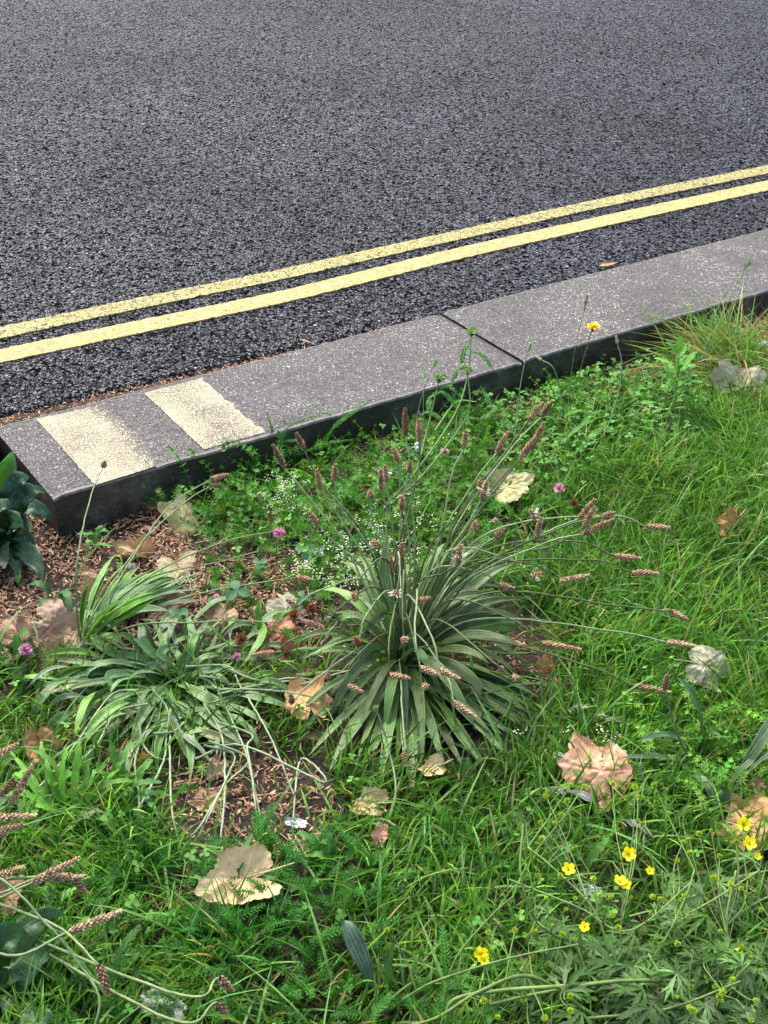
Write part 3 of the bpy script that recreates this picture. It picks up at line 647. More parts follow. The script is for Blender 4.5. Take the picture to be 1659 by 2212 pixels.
for (u, v, h, ang, lp, kd) in ST:
    p = G(u, v, h); d = p - ROOT; hz = np.array([d[0], d[1], 0])
    bow = .5 if h > .2 else .42
    mid = ROOT + hz * (bow - .12) + np.array([0, 0, h * (.52 if h > .2 else .95) + .03]) + rng.normal(0, .008, 3)
    q3 = ROOT + hz * .8 + np.array([0, 0, h * (.86 if h > .2 else 1.12) + .008]) + rng.normal(0, .004, 3)
    dark = rng.uniform() < .55
    stalk(main, ROOT, [mid, q3, p], ang, lp, kd, C=(.085, .12, .045) if dark else (.22, .31, .13), C1=(.11, .12, .05) if dark else (.26, .33, .17))

# the two beaten-down plantains on the left
RA = G(175, 1400); pa = empty('ribwort_plantain', RA, 'ribwort plantain with narrow bright green leaves swept to the right beside pale fallen leaves', 'plant')
for (u, v, wpx, L, cc) in [(335, 1228, 16, .2, 1), (405, 1210, 14, .24, 1), (380, 1250, 18, .22, 0), (425, 1240, 14, .25, 1), (300, 1222, 13, .19, 1), (238, 1222, 15, .17, 0), (255, 1195, 12, .18, 1), (415, 1262, 20, .24, 0), (430, 1300, 20, .25, 2), (365, 1320, 22, .22, 2), (330, 1280, 18, .2, 1), (350, 1255, 14, .2, 1), (290, 1260, 16, .17, 1),
                           (310, 1300, 16, .17, 1), (270, 1240, 12, .18, 1), (395, 1235, 12, .22, 1), (455, 1225, 10, .26, 2), (440, 1275, 12, .26, 2), (250, 1330, 16, .1, 1), (210, 1290, 12, .12, 0), (365, 1215, 10, .24, 1), (320, 1250, 12, .2, 1), (345, 1235, 12, .2, 1), (385, 1270, 14, .2, 1)]:
    tip, h = auto_tip(RA, u, v, L); d = tip - RA; C = np.array([(.08, .19, .05), (.13, .33, .04), (.12, .2, .10)][cc]) * rng.uniform(.8, 1.2)
    plant_leaf(pa, RA, RA + d * .5 + np.array([0, 0, .035 + .02 * rng.uniform()]), tip, wpx * .36 / 1400 * 2.7, C, C * 1.1, stem=.3)
for q in range(34):
    u, v = 330 + rng.normal(0, 55), 1262 + rng.normal(0, 24); tip, h = auto_tip(RA, u, v, rng.uniform(.15, .24)); d = tip - RA; C = np.array([(.13, .33, .04), (.09, .24, .04), (.12, .24, .09)][q % 3]) * rng.uniform(.8, 1.2)
    plant_leaf(pa, RA, RA + d * .5 + [0, 0, .03 + .03 * rng.uniform()], tip, rng.uniform(.006, .012), C, C * 1.15, stem=.25)
RB = G(385, 1478); pb = empty('ribwort_plantain', RB, 'flattened ribwort plantain with limp grey green leaves and long pale stalks fallen forward', 'plant')
def c4(x, y): return x * .36, y * .36 + 1194.5
for (x, y, wpx, ax, ay, ah) in [(340, 770, 30, 430, 560, .09), (500, 870, 22, 470, 600, .10), (690, 830, 26, 520, 650, .08), (860, 770, 34, 780, 540, .10), (940, 470, 26, 850, 330, .12), (870, 580, 30, 760, 400, .11), (1080, 360, 24, 880, 310, .10), (1250, 410, 20, 1150, 520, .09), (770, 1150, 30, 780, 980, .05), (760, 1380, 26, 760, 1050, .05),
                              (920, 1230, 30, 950, 1000, .06), (1210, 1320, 34, 1050, 1050, .06), (1380, 1080, 34, 1150, 950, .07), (1500, 1180, 20, 1200, 980, .06), (1640, 900, 16, 1300, 790, .07), (1650, 850, 16, 1300, 780, .06), (1380, 800, 26, 1200, 720, .07), (1540, 700, 18, 1250, 680, .07), (1230, 600, 24, 1060, 600, .08), (1100, 560, 24, 900, 600, .07),
                              (570, 900, 18, 620, 780, .05), (420, 1000, 16, 560, 850, .06), (600, 1120, 20, 680, 960, .05), (330, 860, 16, 480, 760, .07), (1150, 730, 26, 1000, 730, .08), (1420, 640, 16, 1150, 600, .07), (1330, 960, 26, 1150, 830, .08), (1500, 1000, 24, 1250, 860, .07), (980, 640, 20, 880, 700, .07), (250, 640, 16, 430, 600, .07), (400, 700, 18, 500, 600, .08), (1100, 1050, 26, 980, 900, .06), (1600, 790, 14, 1300, 740, .06), (1180, 860, 20, 1050, 780, .07)] + [(1050 + 620 * math.cos(q * 1.3) * (.5 + .1 * (q % 6)), 760 + 430 * math.sin(q * 1.3) * (.45 + .1 * (q % 6)), 12 + 3 * (q % 4), 1060 + 300 * math.cos(q * 1.3 + .5), 720 + 150 * math.sin(q * 1.3 + .5), .06) for q in range(24)]:
    u, v = c4(x, y); tip = G(u, v, rng.uniform(.008, .03)); p1 = G(*c4(ax, ay), ah * .6 + .01)
    C = jitter((.10, .20, .06), 1, .3, .12)[0] * (1.35 if rng.uniform() < .3 else 1)
    plant_leaf(pb, RB, p1, tip, min(wpx, 26) * .36 / 1480 * 2.6, C, C * 1.1, stem=.16)
for q in range(80):
    a_ = rng.uniform(0, 6.28); bu, bv = 385 + 235 * math.cos(a_) * rng.uniform(.1, 1), 1475 + 115 * math.sin(a_) * rng.uniform(.1, 1)
    b0 = G(bu, bv, rng.uniform(.004, .03)); az = math.atan2(-(bv - 1470) * 2.2, bu - 390) + rng.normal(0, .6); L = rng.uniform(.07, .15)
    tp = b0 + np.array([math.cos(az), math.sin(az) * .9, 0]) * L; tp[2] = float(soilz(tp[0], tp[1])) + rng.uniform(.006, .03)
    mid = (b0 + tp) / 2 + np.array([rng.normal(0, .02), rng.normal(0, .02), rng.uniform(.02, .05)]); mid[2] = max(mid[2], -.06)
    cc = np.array([(.10, .2, .06), (.16, .32, .08), (.11, .26, .03), (.17, .24, .14), (.26, .27, .12)][rng.choice(5, p=[.35, .2, .25, .15, .05])]) * rng.uniform(.75, 1.2)
    dd, D, B = tp - b0, *bez(b0 - RB, mid - RB, tp - RB); mb = MB()
    ribbons(mb, [b0 - RB], D[None], 1., rng.uniform(.006, .015), B[None], profile_leaf(15, rng.uniform(.1, .3)), nz(rng.normal(0, .4, 3) + [0, -.2, 1]), 9, .32, cc, cc * 1.1, .15, .15); build(mb, 'leaf', M_plant, pb)
PALE = (.30, .37, .22)
for pts, hd in [([(330, 1490), (364, 1540), (367, 1644), (373, 1760), (402, 1872)], (-50, 30)), ([(400, 1440), (493, 1440), (518, 1480), (583, 1590), (640, 1730)], None), ([(430, 1460), (464, 1484), (497, 1547), (536, 1641), (551, 1734), (556, 1790)], (-80, 30)),
                ([(470, 1560), (543, 1587), (534, 1612), (542, 1660), (567, 1790)], None), ([(450, 1600), (536, 1640), (482, 1700), (430, 1788), (395, 1815)], (-110, 34)), ([(440, 1610), (505, 1630), (490, 1680), (445, 1775), (412, 1840)], (-100, 30)),
                ([(440, 1520), (479, 1590), (486, 1698), (479, 1792), (473, 1850)], None), ([(340, 1530), (324, 1560), (292, 1640), (300, 1720), (302, 1790)], None), ([(370, 1530), (360, 1580), (353, 1644), (306, 1734), (282, 1775)], (-50, 34)),
                ([(300, 1490), (238, 1504), (155, 1619), (85, 1700), (40, 1745)], None), ([(320, 1520), (250, 1540), (200, 1620), (110, 1690)], None), ([(470, 1500), (560, 1480), (640, 1470), (700, 1466)], None), ([(450, 1520), (520, 1500), (650, 1478), (800, 1440), (960, 1440)], None),
                ([(470, 1490), (560, 1490), (650, 1500), (760, 1530)], (-15, 38)), ([(480, 1440), (560, 1470), (650, 1465), (745, 1488)], None), ([(430, 1460), (480, 1470), (486, 1510)], (70, 22)), ([(300, 1560), (310, 1610), (345, 1640), (392, 1634)], (5, 32)), ([(330, 1585), (375, 1580), (400, 1560), (418, 1572)], (25, 34)), ([(380, 1560), (400, 1600), (412, 1602)], (-30, 46)), ([(420, 1640), (520, 1610), (700, 1690), (650, 1640), (632, 1780)], None)]:
    W3 = [G(u, v, .05 if j == 0 else (.035 if j < len(pts) - 1 else .008)) for j, (u, v) in enumerate(pts)]
    stalk(pb, RB, W3, *(hd or (0, 30)), kind='m', r0=.0018, r1=.0013, C=(.2, .27, .14), C1=PALE, head=hd is not None, free=True)
for pts, h, hd in [([(205, 1340), (330, 1240), (480, 1172), (600, 1146)], .10, None), ([(230, 1350), (400, 1290), (540, 1262), (640, 1248)], .06, (-15, 36)), ([(225, 1330), (262, 1245), (360, 1100), (455, 1035)], .16, (10, 40)), ([(200, 1330), (300, 1180), (400, 1085), (455, 1050)], .15, (0, 26)), ([(165, 1300), (168, 1200), (195, 1075), (222, 1010)], .2, (70, 14)), ([(230, 1320), (330, 1245), (470, 1215), (560, 1190)], .08, None), ([(300, 1350), (420, 1345), (500, 1340), (600, 1345)], .06, None)]:
    W3 = [G(u, v, h * f_) for (u, v), f_ in zip(pts, (.5, .85, 1, 1.05))]
    stalk(pa, RA, W3, *(hd or (0, 30)), kind='m', r0=.0017, r1=.0009, C=(.15, .24, .09), C1=(.17, .22, .11), head=hd is not None)

# spikes leaning in from the plant just outside the frame, bottom left
RC = G(-170, 1900); pc = empty('ribwort_plantain', RC, 'ribwort plantain leaning in low over the grass with fat pale brown spikes', 'plant')
for (u, v, h, ang, lp, kd, m1) in [(24, 1735, .14, 72, 105, 'p', (-60, 1790)), (-30, 1768, .14, 4, 128, 'p', (-110, 1780)), (-12, 1800, .12, 20, 62, 'p', (-100, 1830)), (-16, 1640, .16, 35, 60, 'p', (-90, 1700)), (4, 1718, .15, 70, 44, 'd', (-80, 1760)), (-20, 1822, .1, 50, 50, 'd', (-100, 1850)),
                               (68, 1908, .12, 34, 120, 'p', (-50, 1950)), (82, 1896, .12, -8, 90, 'p', (-50, 1940)), (146, 1888, .12, -70, 55, 'd', (0, 1900)), (-24, 1900, .12, 22, 74, 'p', (-110, 1930)), (152, 2012, .12, 24, 108, 'p', (0, 2060)), (214, 2085, .12, -86, 62, 'd', (100, 1990)), (474, 2112, .1, -78, 44, 'd', (360, 2140)), (470, 2165, .08, -80, 36, 'd', (340, 2190))]:
    stalk(pc, RC, [G(m1[0], m1[1], h * .9), G(u, v, h)], ang, lp, kd, r0=.002, r1=.0014, C=(.15, .21, .08), C1=(.2, .27, .11))
stalk(pc, RC, [G(-20, 1890, .13), G(95, 1990, .12), G(170, 2080, .1), G(215, 2160, .09), G(190, 2260, .06)], head=False, r0=.0016, r1=.0015, C=(.13, .2, .09))
for (u, v, wpx) in [(60, 1700, 30), (-20, 1980, 26), (40, 1850, 16)]:
    plant_leaf(pc, RC, G((u - 170) / 2, (v + 1880) / 2, .1), G(u, v, .03), .016, np.array((.05, .12, .03)), stem=.2)
# loose ribwort leaves and small plants on the right and below
def small_plantain(root, label, leaves, C=(.045, .115, .035)):
    Rr = G(*root); e = empty('ribwort_plantain', Rr, label, 'plant')
    for (u, v, h, wd) in leaves:
        tip = G(u, v, h); d = tip - Rr; plant_leaf(e, Rr, Rr + d * .5 + [0, 0, .02 + .3 * h * rng.uniform()], tip, wd, np.array(C) * rng.uniform(.8, 1.3), stem=.14)
    return e
e = small_plantain((1505, 1650), 'small plantain with one tall curved leaf and a dark bud beside the pink dead leaf', [(1448, 1465, .14, .016), (1375, 1600, .10, .012), (1330, 1640, .06, .014), (1560, 1600, .07, .010)], (.05, .11, .05))
stalk(e, np.array(e.location), [G(1470, 1600, .08), G(1436, 1490, .15)], 75, 34, 'd', C=(.12, .17, .09))
small_plantain((1560, 1760), 'plantain with long pale ribbed leaves rising towards the right beyond the bedstraw', [(1720, 1490, .12, .014), (1700, 1550, .12, .014), (1740, 1600, .10, .014), (1690, 1640, .08, .012)], (.075, .14, .06))
small_plantain((812, 2150), 'single grey green plantain leaf standing tilted in the bottom grass', [(733, 1978, .08, .021)], (.085, .15, .10))
small_plantain((862, 2168), 'pair of bright green narrow leaves standing in the bottom grass', [(852, 2030, .07, .010), (905, 2045, .07, .012)], (.07, .2, .02))
small_plantain((1560, 1790), 'short rounded plantain leaf among the buttercup buds near the orange leaf', [(1488, 1672, .03, .02), (1545, 1700, .05, .012)], (.06, .13, .05))
small_plantain((575, 1400), 'upright toothed young leaf glowing green above the bare soil', [(571, 1292, .075, .011), (645, 1315, .06, .008), (600, 1370, .04, .006)], (.10, .26, .02))
for (a1, a2, w_, lb, cc) in [((1155, 1700), (1290, 1735), .020, 'grey shrivelled leaf curled under the pink dead leaf', (.2, .2, .21)), ((1325, 1768), (1410, 1812), .014, 'grey dried narrow leaf lying among buttercup seed heads', (.2, .21, .2)), ((1392, 1735), (1382, 1650), .011, 'dark green leaf standing against the right edge of the pink dead leaf', (.06, .09, .06)), ((1190, 1625), (1235, 1690), .012, 'silvery leaf lying left of the pink dead leaf', (.2, .23, .2)),
                          ((130, 1800), (225, 1752), .017, 'long faded plantain leaf bent over the bright toothed leaves', (.15, .19, .09))]:
    r = G(*a1, .02); tp = G(*a2, .03); e = empty('withered_leaf', r, lb, 'leaf', None)
    plant_leaf(e, r, (r + tp) / 2 + [0, 0, .02], tp, w_, np.array(cc), stem=.1, name='blade', wave=.25)

# ------------------------------------------------------------------ dead leaves of the plane tree
def dead_leaf(u, v, size, rot, C, label, tilt=(0, 0), curl=.5, h=.02, seed=1, asp=1., vein=1.35, lobes=5):
    rg = np.random.default_rng(seed); nth, nr = 132, 17; th = np.linspace(0, 2 * math.pi, nth, endpoint=False)
    lob = [(90, 1.0, 17), (90 + 50, .92, 16), (90 - 50, .94, 16), (90 + 108, .78, 19), (90 - 108, .76, 19)][:lobes]
    r = np.full(nth, .62)
    for a_, rad, wd in [(a_ + rg.normal(0, 9), rad * rg.uniform(.72, 1.08), wd * rg.uniform(.8, 1.5)) for a_, rad, wd in lob]:
        dl = np.abs((np.degrees(th) - a_ - rg.normal(0, 3) + 180) % 360 - 180); r = np.maximum(r, rad * (.60 + .40 * np.maximum(0, 1 - dl / (wd * 1.5)) ** .9))
    r = r * (1 + .34 * np.array([mnoise.noise((math.cos(q) * 1.1 + seed, math.sin(q) * 1.1, seed * .37)) for q in th])); r = r * (1 + .07 * (np.abs(((th * 3.7 + rg.uniform(0, 6)) % 1) - .5) * 2 - .5)) ; dl = np.abs((np.degrees(th) - 270 + 180) % 360 - 180); r = np.where(dl < 22, r * (.35 + .65 * dl / 22), r)
    rho = np.linspace(0, 1, nr)[:, None]; X = rho * r * np.cos(th) * asp; Y = rho * r * np.sin(th)
    o = rg.uniform(0, 90)
    vm = np.zeros((nr, nth))
    for a_, rad, wd in lob: d_ = np.abs((np.degrees(th) - a_ + 180) % 360 - 180); vm = np.maximum(vm, np.exp(-(d_ * rho * .9 / 1.7) ** 2) * (rho < .95))
    Z = np.zeros_like(X)
    for a_ in range(nr):
        for b_ in range(nth):
            x, y = X[a_, b_], Y[a_, b_]
            Z[a_, b_] = .30 * mnoise.noise((x * 1.1 + o, y * 1.1, o)) - .22 * abs(mnoise.noise((x * 1.5 + o, y * 1.5, 2))) - .07 * abs(mnoise.noise((x * 4 + o, y * 4, 5))) + .02 * mnoise.noise((x * 11, y * 11, o))
    ph = rg.uniform(-.5, .5); ax_ = X * math.cos(ph) + Y * math.sin(ph)
    Z = Z + curl * .6 * (ax_ ** 2 * 1.1 + .5 * np.maximum(0, rho * r - .5) ** 2) - .03 * vm
    s = size * .60; V = np.stack([X * (1 - .25 * abs(curl) * np.abs(X)), Y, Z], -1) * s
    C = np.array(C); CC = C * (1 + (vein - 1) * vm[..., None]) * (1 - .22 * (rho ** 4)[..., None]); CC = np.broadcast_to(CC, V.shape)
    mb = MB(); i = np.arange(nr - 1)[:, None] * nth + np.arange(nth)[None]; j = np.arange(nr - 1)[:, None] * nth + (np.arange(nth)[None] + 1) % nth
    mb.add(V, np.stack([i, j, j + nth, i + nth], -1).reshape(-1, 4), CC.reshape(-1, 3))
    p = G(u, v, h); e = empty('dead_leaf', p, label, 'dead leaf', 'fallen dead leaves of the plane tree')
    e.rotation_mode = 'ZYX'; e.rotation_euler = (R_(tilt[0] + 10), R_(tilt[1]), R_(rot)); e.rotation_mode = 'XYZ'; e.rotation_euler = (Matrix.Rotation(R_(tilt[0] + 10), 3, 'X') @ Matrix.Rotation(R_(tilt[1]), 3, 'Y') @ Matrix.Rotation(R_(rot), 3, 'Z')).to_euler()
    build(mb, 'blade', M_dead, e)
    st = MB(); tube(st, smooth_line([(0, -.02 * s, Z[0, 0] * s), (.05 * s, -.5 * s, .05 * s), (.16 * s, -.95 * s, .10 * s)], 6), .0013, .001, C * .8); build(st, 'leaf_stalk', M_dead, e)
    return e
TAN = (.56, .40, .23); ORG = (.62, .36, .15); PNK = (.66, .40, .28); CRM = (.72, .60, .36); PGR = (.52, .53, .28); GRY = (.46, .50, .36); RED = (.30, .12, .07)
for k, a_ in enumerate([
    (1300, 1668, .118, 25, PNK, 'large pink tan dead leaf lying crumpled in the lawn below the big plantain', (14, -14), .15, .04),
    (1632, 1778, .10, 40, (.62, .40, .19), 'orange tan dead leaf at the lawn edge behind two yellow buttercups', (28, -12), .3, .035),
    (530, 1890, .105, 95, CRM, 'cream dead leaf curled lengthways on grass below the bare seed patch', (18, 8), .7, .055),
    (665, 1512, .088, 20, (.70, .46, .22), 'rounded pale orange dead leaf tucked under the left side of the big plantain', (20, 8), .45, .03),
    (642, 1425, .085, 110, (.36, .17, .11), 'glossy red brown dead leaf curled above the pale orange one', (10, 30), 1.1, .02),
    (612, 1372, .07, 30, (.44, .20, .13), 'small orange brown dead leaf beside dried red flower heads', (20, 0), .6, .012),
    (480, 1340, .072, 160, (.50, .34, .22), 'tan orange dead leaf under a clover leaf on bare soil', (32, 0), .4, .016),
    (396, 1128, .085, 15, PGR, 'pale green dead leaf standing on edge beside the bedstraw', (52, -20), .5, .03),
    (298, 1192, .075, 75, (.55, .40, .24), 'tan dead leaf rolled into a finger on brown seeds', (10, 0), 2.1, .012),
    (385, 1222, .085, 200, (.38, .34, .22), 'olive dead leaf lying flat below the rolled one', (12, 0), .3, .01),
    (205, 1272, .062, 20, TAN, 'tan dead leaf standing up behind the swept plantain leaves', (55, 15), .9, .025),
    (115, 1350, .10, 250, (.46, .35, .27), 'crumpled pale brown dead leaf topmost of the heap at the left', (22, 10), .8, .025),
    (50, 1378, .095, 40, (.40, .27, .19), 'brown dead leaf at the left end of the heap', (12, 0), .6, .012),
    (118, 1425, .09, 130, (.45, .31, .22), 'folded tan dead leaf at the foot of the swept plantain', (24, -20), .9, .016),
    (160, 1378, .085, 320, (.44, .34, .25), 'pale dead leaf pinned under the swept plantain stems', (10, 5), .5, .01),
    (85, 1600, .062, 200, (.50, .29, .14), 'orange dead leaf caught on grass at the left edge', (35, 20), .8, .04),
    (805, 1733, .055, 80, CRM, 'small cream dead leaf lying right of the bare seed patch', (22, 0), .6, .03),
    (818, 1805, .030, 10, PNK, 'tiny pink tan scrap of dead leaf in the grass', (40, 0), .6, .04),
    (1092, 1052, .098, 300, PGR, 'pale yellow green dead leaf behind the upright spikes', (34, -6), .5, .04),
    (1606, 838, .14, 20, (.42, .44, .31), 'big pale grey green dead leaf propped up near the kerb', (40, 0), .25, .04),
    (1540, 835, .06, 60, TAN, 'small tan dead leaf left of the big pale one', (40, 0), .5, .02),
    (1580, 1128, .062, 120, ORG, 'orange dead leaf half sunk in the tall lawn', (40, 20), .5, .06),
    (1520, 1438, .085, 255, GRY, 'pale green grey dead leaf folded over in the tall lawn', (26, 14), .5, .06),
    (12, 1945, .065, 10, (.46, .29, .2), 'tan dead leaf cut by the left edge under thick spikes', (20, 0), .6, .03),
    (618, 1328, .085, 60, (.42, .43, .36), 'flat pale grey dead leaf behind the dried flower heads', (8, 0), .2, .008),
    (905, 910, .045, 150, (.46, .31, .25), 'small pinkish dead leaf by the kerb behind the tall spikes', (40, 0), .6, .02),
    (445, 1728, .045, 90, (.45, .3, .2), 'tan dead leaf scrap on the upper left of the bare patch', (14, 0), .6, .01),
    (310, 1645, .035, 30, (.42, .11, .04), 'small bright rust coloured dead leaf under fallen stalks', (30, 0), .5, .02),
    (940, 1655, .045, 100, CRM, 'narrow cream dead leaf under the tips of the big plantain', (20, 0), 1.2, .03),
    (1178, 1442, .04, 10, (.42, .24, .12), 'small brown dead leaf at the right foot of the big plantain', (50, 0), 1.2, .03),
    (355, 1310, .09, 290, (.22, .15, .10), 'dark brown dead leaf in shade right of the swept plantain', (8, 0), .5, .01),
    (1400, 880, .05, 200, (.44, .3, .2), 'small tan dead leaf under the ragwort stems', (20, 0), .5, .012),
    (250, 1500, .06, 50, (.36, .33, .2), 'dull green brown dead leaf under limp plantain leaves', (16, 0), .5, .01),
    (300, 1530, .05, 160, (.5, .33, .18), 'yellowish dead leaf at the root of the limp plantain', (24, 0), .6, .015),
    (470, 1655, .04, 160, (.5, .38, .3), 'pale dead leaf scrap under fallen stalks on the bare patch', (24, 0), .6, .015),
    (585, 1120, .05, 60, (.30, .22, .14), 'dull brown dead leaf inside the bedstraw mat', (20, 0), .6, .02),
    (440, 1020, .06, 100, (.28, .16, .09), 'rusty brown leaf wad beside clear plastic at the kerb', (20, 0), 1.0, .02),
    (1640, 1700, .03, 0, TAN, 'tiny tan leaf scrap at the right edge above the orange leaf', (30, 0), .5, .03)]):
    dead_leaf(*a_, seed=k + 11)

# ------------------------------------------------------------------ broad glossy dock leaves, left
def dock_leaf(parent, root, p1, tip, width, C):
    r = np.asarray(root); D, B = bez(np.zeros(3), p1 - r, tip - r); mb = MB(); s = 20; t = np.linspace(0, 1, s)
    pr = np.where(t < .16, .12, np.sin(np.clip((t - .12) / .88, 0, 1) ** .75 * math.pi) ** .65); pr[-1] = .05
    ofs = rng.normal(0, .03, 3) * [1, 1, .2]; D, B = bez(ofs, p1 - r, tip - r); ribbons(mb, [ofs], D[None], 1., width, B[None], pr, nz(np.array([rng.normal(0, .4), -.55 + rng.normal(0, .35), 1])), 9, .10, C, C, .16, .3)
    V = mb.V[0]; V += np.array([[0, 0, .008 * mnoise.noise(tuple((q + r) * 48))] for q in V]); return build(mb, 'leaf', M_dock, parent)
RD = G(-10, 1185, 0); dk = empty('dock_plant', RD, 'dark glossy broad leaved dock growing against the end of the kerb', 'plant')
for (u, v, h, wd, au, av, ah, cc) in [(112, 1120, .06, .042, 60, 1050, .13, 0), (92, 1250, .03, .036, 60, 1140, .09, 0), (98, 1060, .12, .034, 30, 1035, .16, 0), (62, 1030, .15, .040, 20, 1010, .18, 0), (28, 975, .19, .034, 0, 1020, .17, 1), (40, 1245, .02, .04, 20, 1130, .08, 0), (72, 1190, .05, .042, 30, 1110, .11, 0), (10, 1230, .04, .04, -10, 1130, .08, 0),
                                      (-30, 1040, .14, .04, -40, 1060, .16, 0), (20, 1100, .13, .042, 0, 1070, .15, 0), (50, 1140, .10, .036, 10, 1090, .12, 0), (-40, 1200, .06, .05, -60, 1120, .1, 0), (40, 1262, .01, .016, 30, 1225, .04, 1), (-60, 1120, .1, .05, -60, 1100, .14, 0)]:
    dock_leaf(dk, RD, G(au, av, ah), G(u, v, h), wd * 1.1, np.array([(.018, .062, .024), (.06, .2, .02)][cc]) * rng.uniform(.85, 1.3))
RD2 = G(-70, 2230, 0); dk2 = empty('dock_plant', RD2, 'broad dark wavy edged leaves filling the bottom left corner', 'plant')
for (u, v, h, wd, au, av, ah) in [(140, 1975, .05, .034, 20, 1955, .09), (120, 2050, .04, .03, 40, 2050, .08), (80, 2110, .03, .032, -10, 2080, .07), (150, 2235, .02, .03, 60, 2200, .05), (30, 2190, .02, .034, -40, 2140, .06), (60, 2020, .07, .04, 0, 2000, .12), (-40, 2040, .07, .05, -60, 2060, .1)]:
    dock_leaf(dk2, RD2, G(au, av, ah), G(u, v, h), wd, np.array((.035, .11, .025)) * rng.uniform(.8, 1.3))

# ------------------------------------------------------------------ feathery yarrow
def frond(mb, X, wl, C, npair=26, thick=.0011):
    X = smooth_line(X, 8); n = len(X); L = np.concatenate([[0], np.cumsum(np.linalg.norm(np.diff(X, axis=0), axis=1))]); T = nz(np.gradient(X, axis=0))
    tube(mb, X, .0010, .0005, np.array(C) * 1.1, 4)
    q = np.linspace(.12, .995, npair) * L[-1]; P = np.stack([np.interp(q, L, X[:, k]) for k in range(3)], 1); TT = nz(np.stack([np.interp(q, L, T[:, k]) for k in range(3)], 1))
    s = nz(np.cross(TT, [0, 0, 1.]) + 1e-4); up = np.cross(s, TT); ln = wl * np.sin(np.clip(.18 + .8 * q / L[-1], 0, 1) * math.pi) ** .6 + wl * .1
    for sg in (-1, 1):
        for tw, fl in ((.0, 1), (.55, .75), (-.5, .75)):
            D = nz(s * sg * (1 - abs(tw) * .3) + TT * (.55 + rng.uniform(-.1, .25, (npair, 1))) + up * (tw + rng.uniform(-.15, .3, (npair, 1))))
            ribbons(mb, P, D, ln * fl * rng.uniform(.8, 1.2, npair), thick * 1.5, TT * .2, [.6, 1, .1], up + rng.normal(0, .3, (npair, 3)), 2, 0, jitter(C, npair, .2), None)
def yarrow_zone(name, poly_list, n, C, hmin=.04, hmax=.08, boost=None):
    P, u, v = scatter(n); d = any_in(u, v, poly_list); P = P[d]; mb = MB()
    for p in P:
        L = rng.uniform(hmin, hmax); a_ = rng.uniform(0, 6.28); dr = np.array([math.cos(a_), math.sin(a_), 0]); e = rng.uniform(.5, 1.3)
        X = [p, p + L * .55 * (dr * math.cos(e) + [0, 0, math.sin(e)]), p + L * (dr * (math.cos(e) + .25) + [0, 0, math.sin(e) * .82])]
        frond(mb, np.array(X), rng.uniform(.006, .011), np.array(C) * rng.uniform(.7, 1.3), 17, .0010)
    return stuff(build(mb, name, M_soft))
yarrow_zone('yarrow_foliage', [YARZ[0]], 15000, (.075, .24, .025), .04, .08)
yarrow_zone('yarrow_foliage', [YARZ[1]], 17000, (.045, .19, .022), .05, .09)
yarrow_zone('yarrow_foliage', [YARZ[2]], 14000, (.025, .10, .02), .03, .06)
yarrow_zone('yarrow_foliage', [YARZ[3]], 7000, (.06, .2, .025), .03, .06)
yarrow_zone('yarrow_foliage', [[(0, 1900), (400, 1900), (700, 1800), (1200, 1850), (1200, 2300), (0, 2300)]], 8500, (.05, .19, .025), .04, .07)
yarrow_zone('yarrow_foliage', [[(545, 900), (700, 895), (715, 960), (560, 1010)]], 16000, (.09, .26, .03), .05, .10)
yarrow_zone('yarrow_foliage', [[(850, 905), (1060, 870), (1085, 960), (900, 1030)]], 7000, (.08, .23, .03), .04, .09)
def G2(l): return np.array([G(*q) for q in l])
for k, (l, wl, C, lb) in enumerate([
    ([(690, 985, .02), (720, 925, .09), (803, 862, .14)], .010, (.06, .22, .02), 'long yarrow frond pointing up over the kerb edge'),
    ([(600, 990, .03), (620, 925, .11), (700, 893, .12), (715, 900, .11)], .008, (.05, .2, .025), 'yarrow frond arching over behind the bedstraw at the kerb'),
    ([(590, 985, .03), (588, 930, .09), (575, 893, .13)], .006, (.08, .25, .02), 'short upright yarrow frond before the cream kerb paint'),
    ([(640, 985, .02), (700, 960, .07), (760, 950, .07)], .008, (.05, .2, .03), 'yarrow frond lying level below the kerb face'),
    ([(560, 1010, .02), (600, 960, .06), (650, 950, .07)], .008, (.05, .18, .03), 'small yarrow frond beside the plastic scrap'),
    ([(1160, 2090, .03), (1240, 2030, .05), (1330, 2040, .05)], .01, (.05, .17, .03), 'yarrow frond between the buttercup stems'),
    ([(230, 2160, .03), (260, 2060, .07), (300, 2000, .08)], .008, (.07, .19, .04), 'pale cut leaf frond rising beside the broad corner leaves'),
    ([(1200, 1180, .04), (1240, 1130, .09), (1290, 1100, .11)], .010, (.10, .28, .04), 'bright yarrow frond under the crossing spikes')]):
    X = G2(l); mb = MB(); frond(mb, X, wl, C, 36); e = empty('yarrow_frond', X[0], lb, 'plant', 'yarrow fronds'); mb.V = [q - X[0] for q in mb.V]; build(mb, 'leaf', M_soft, e)
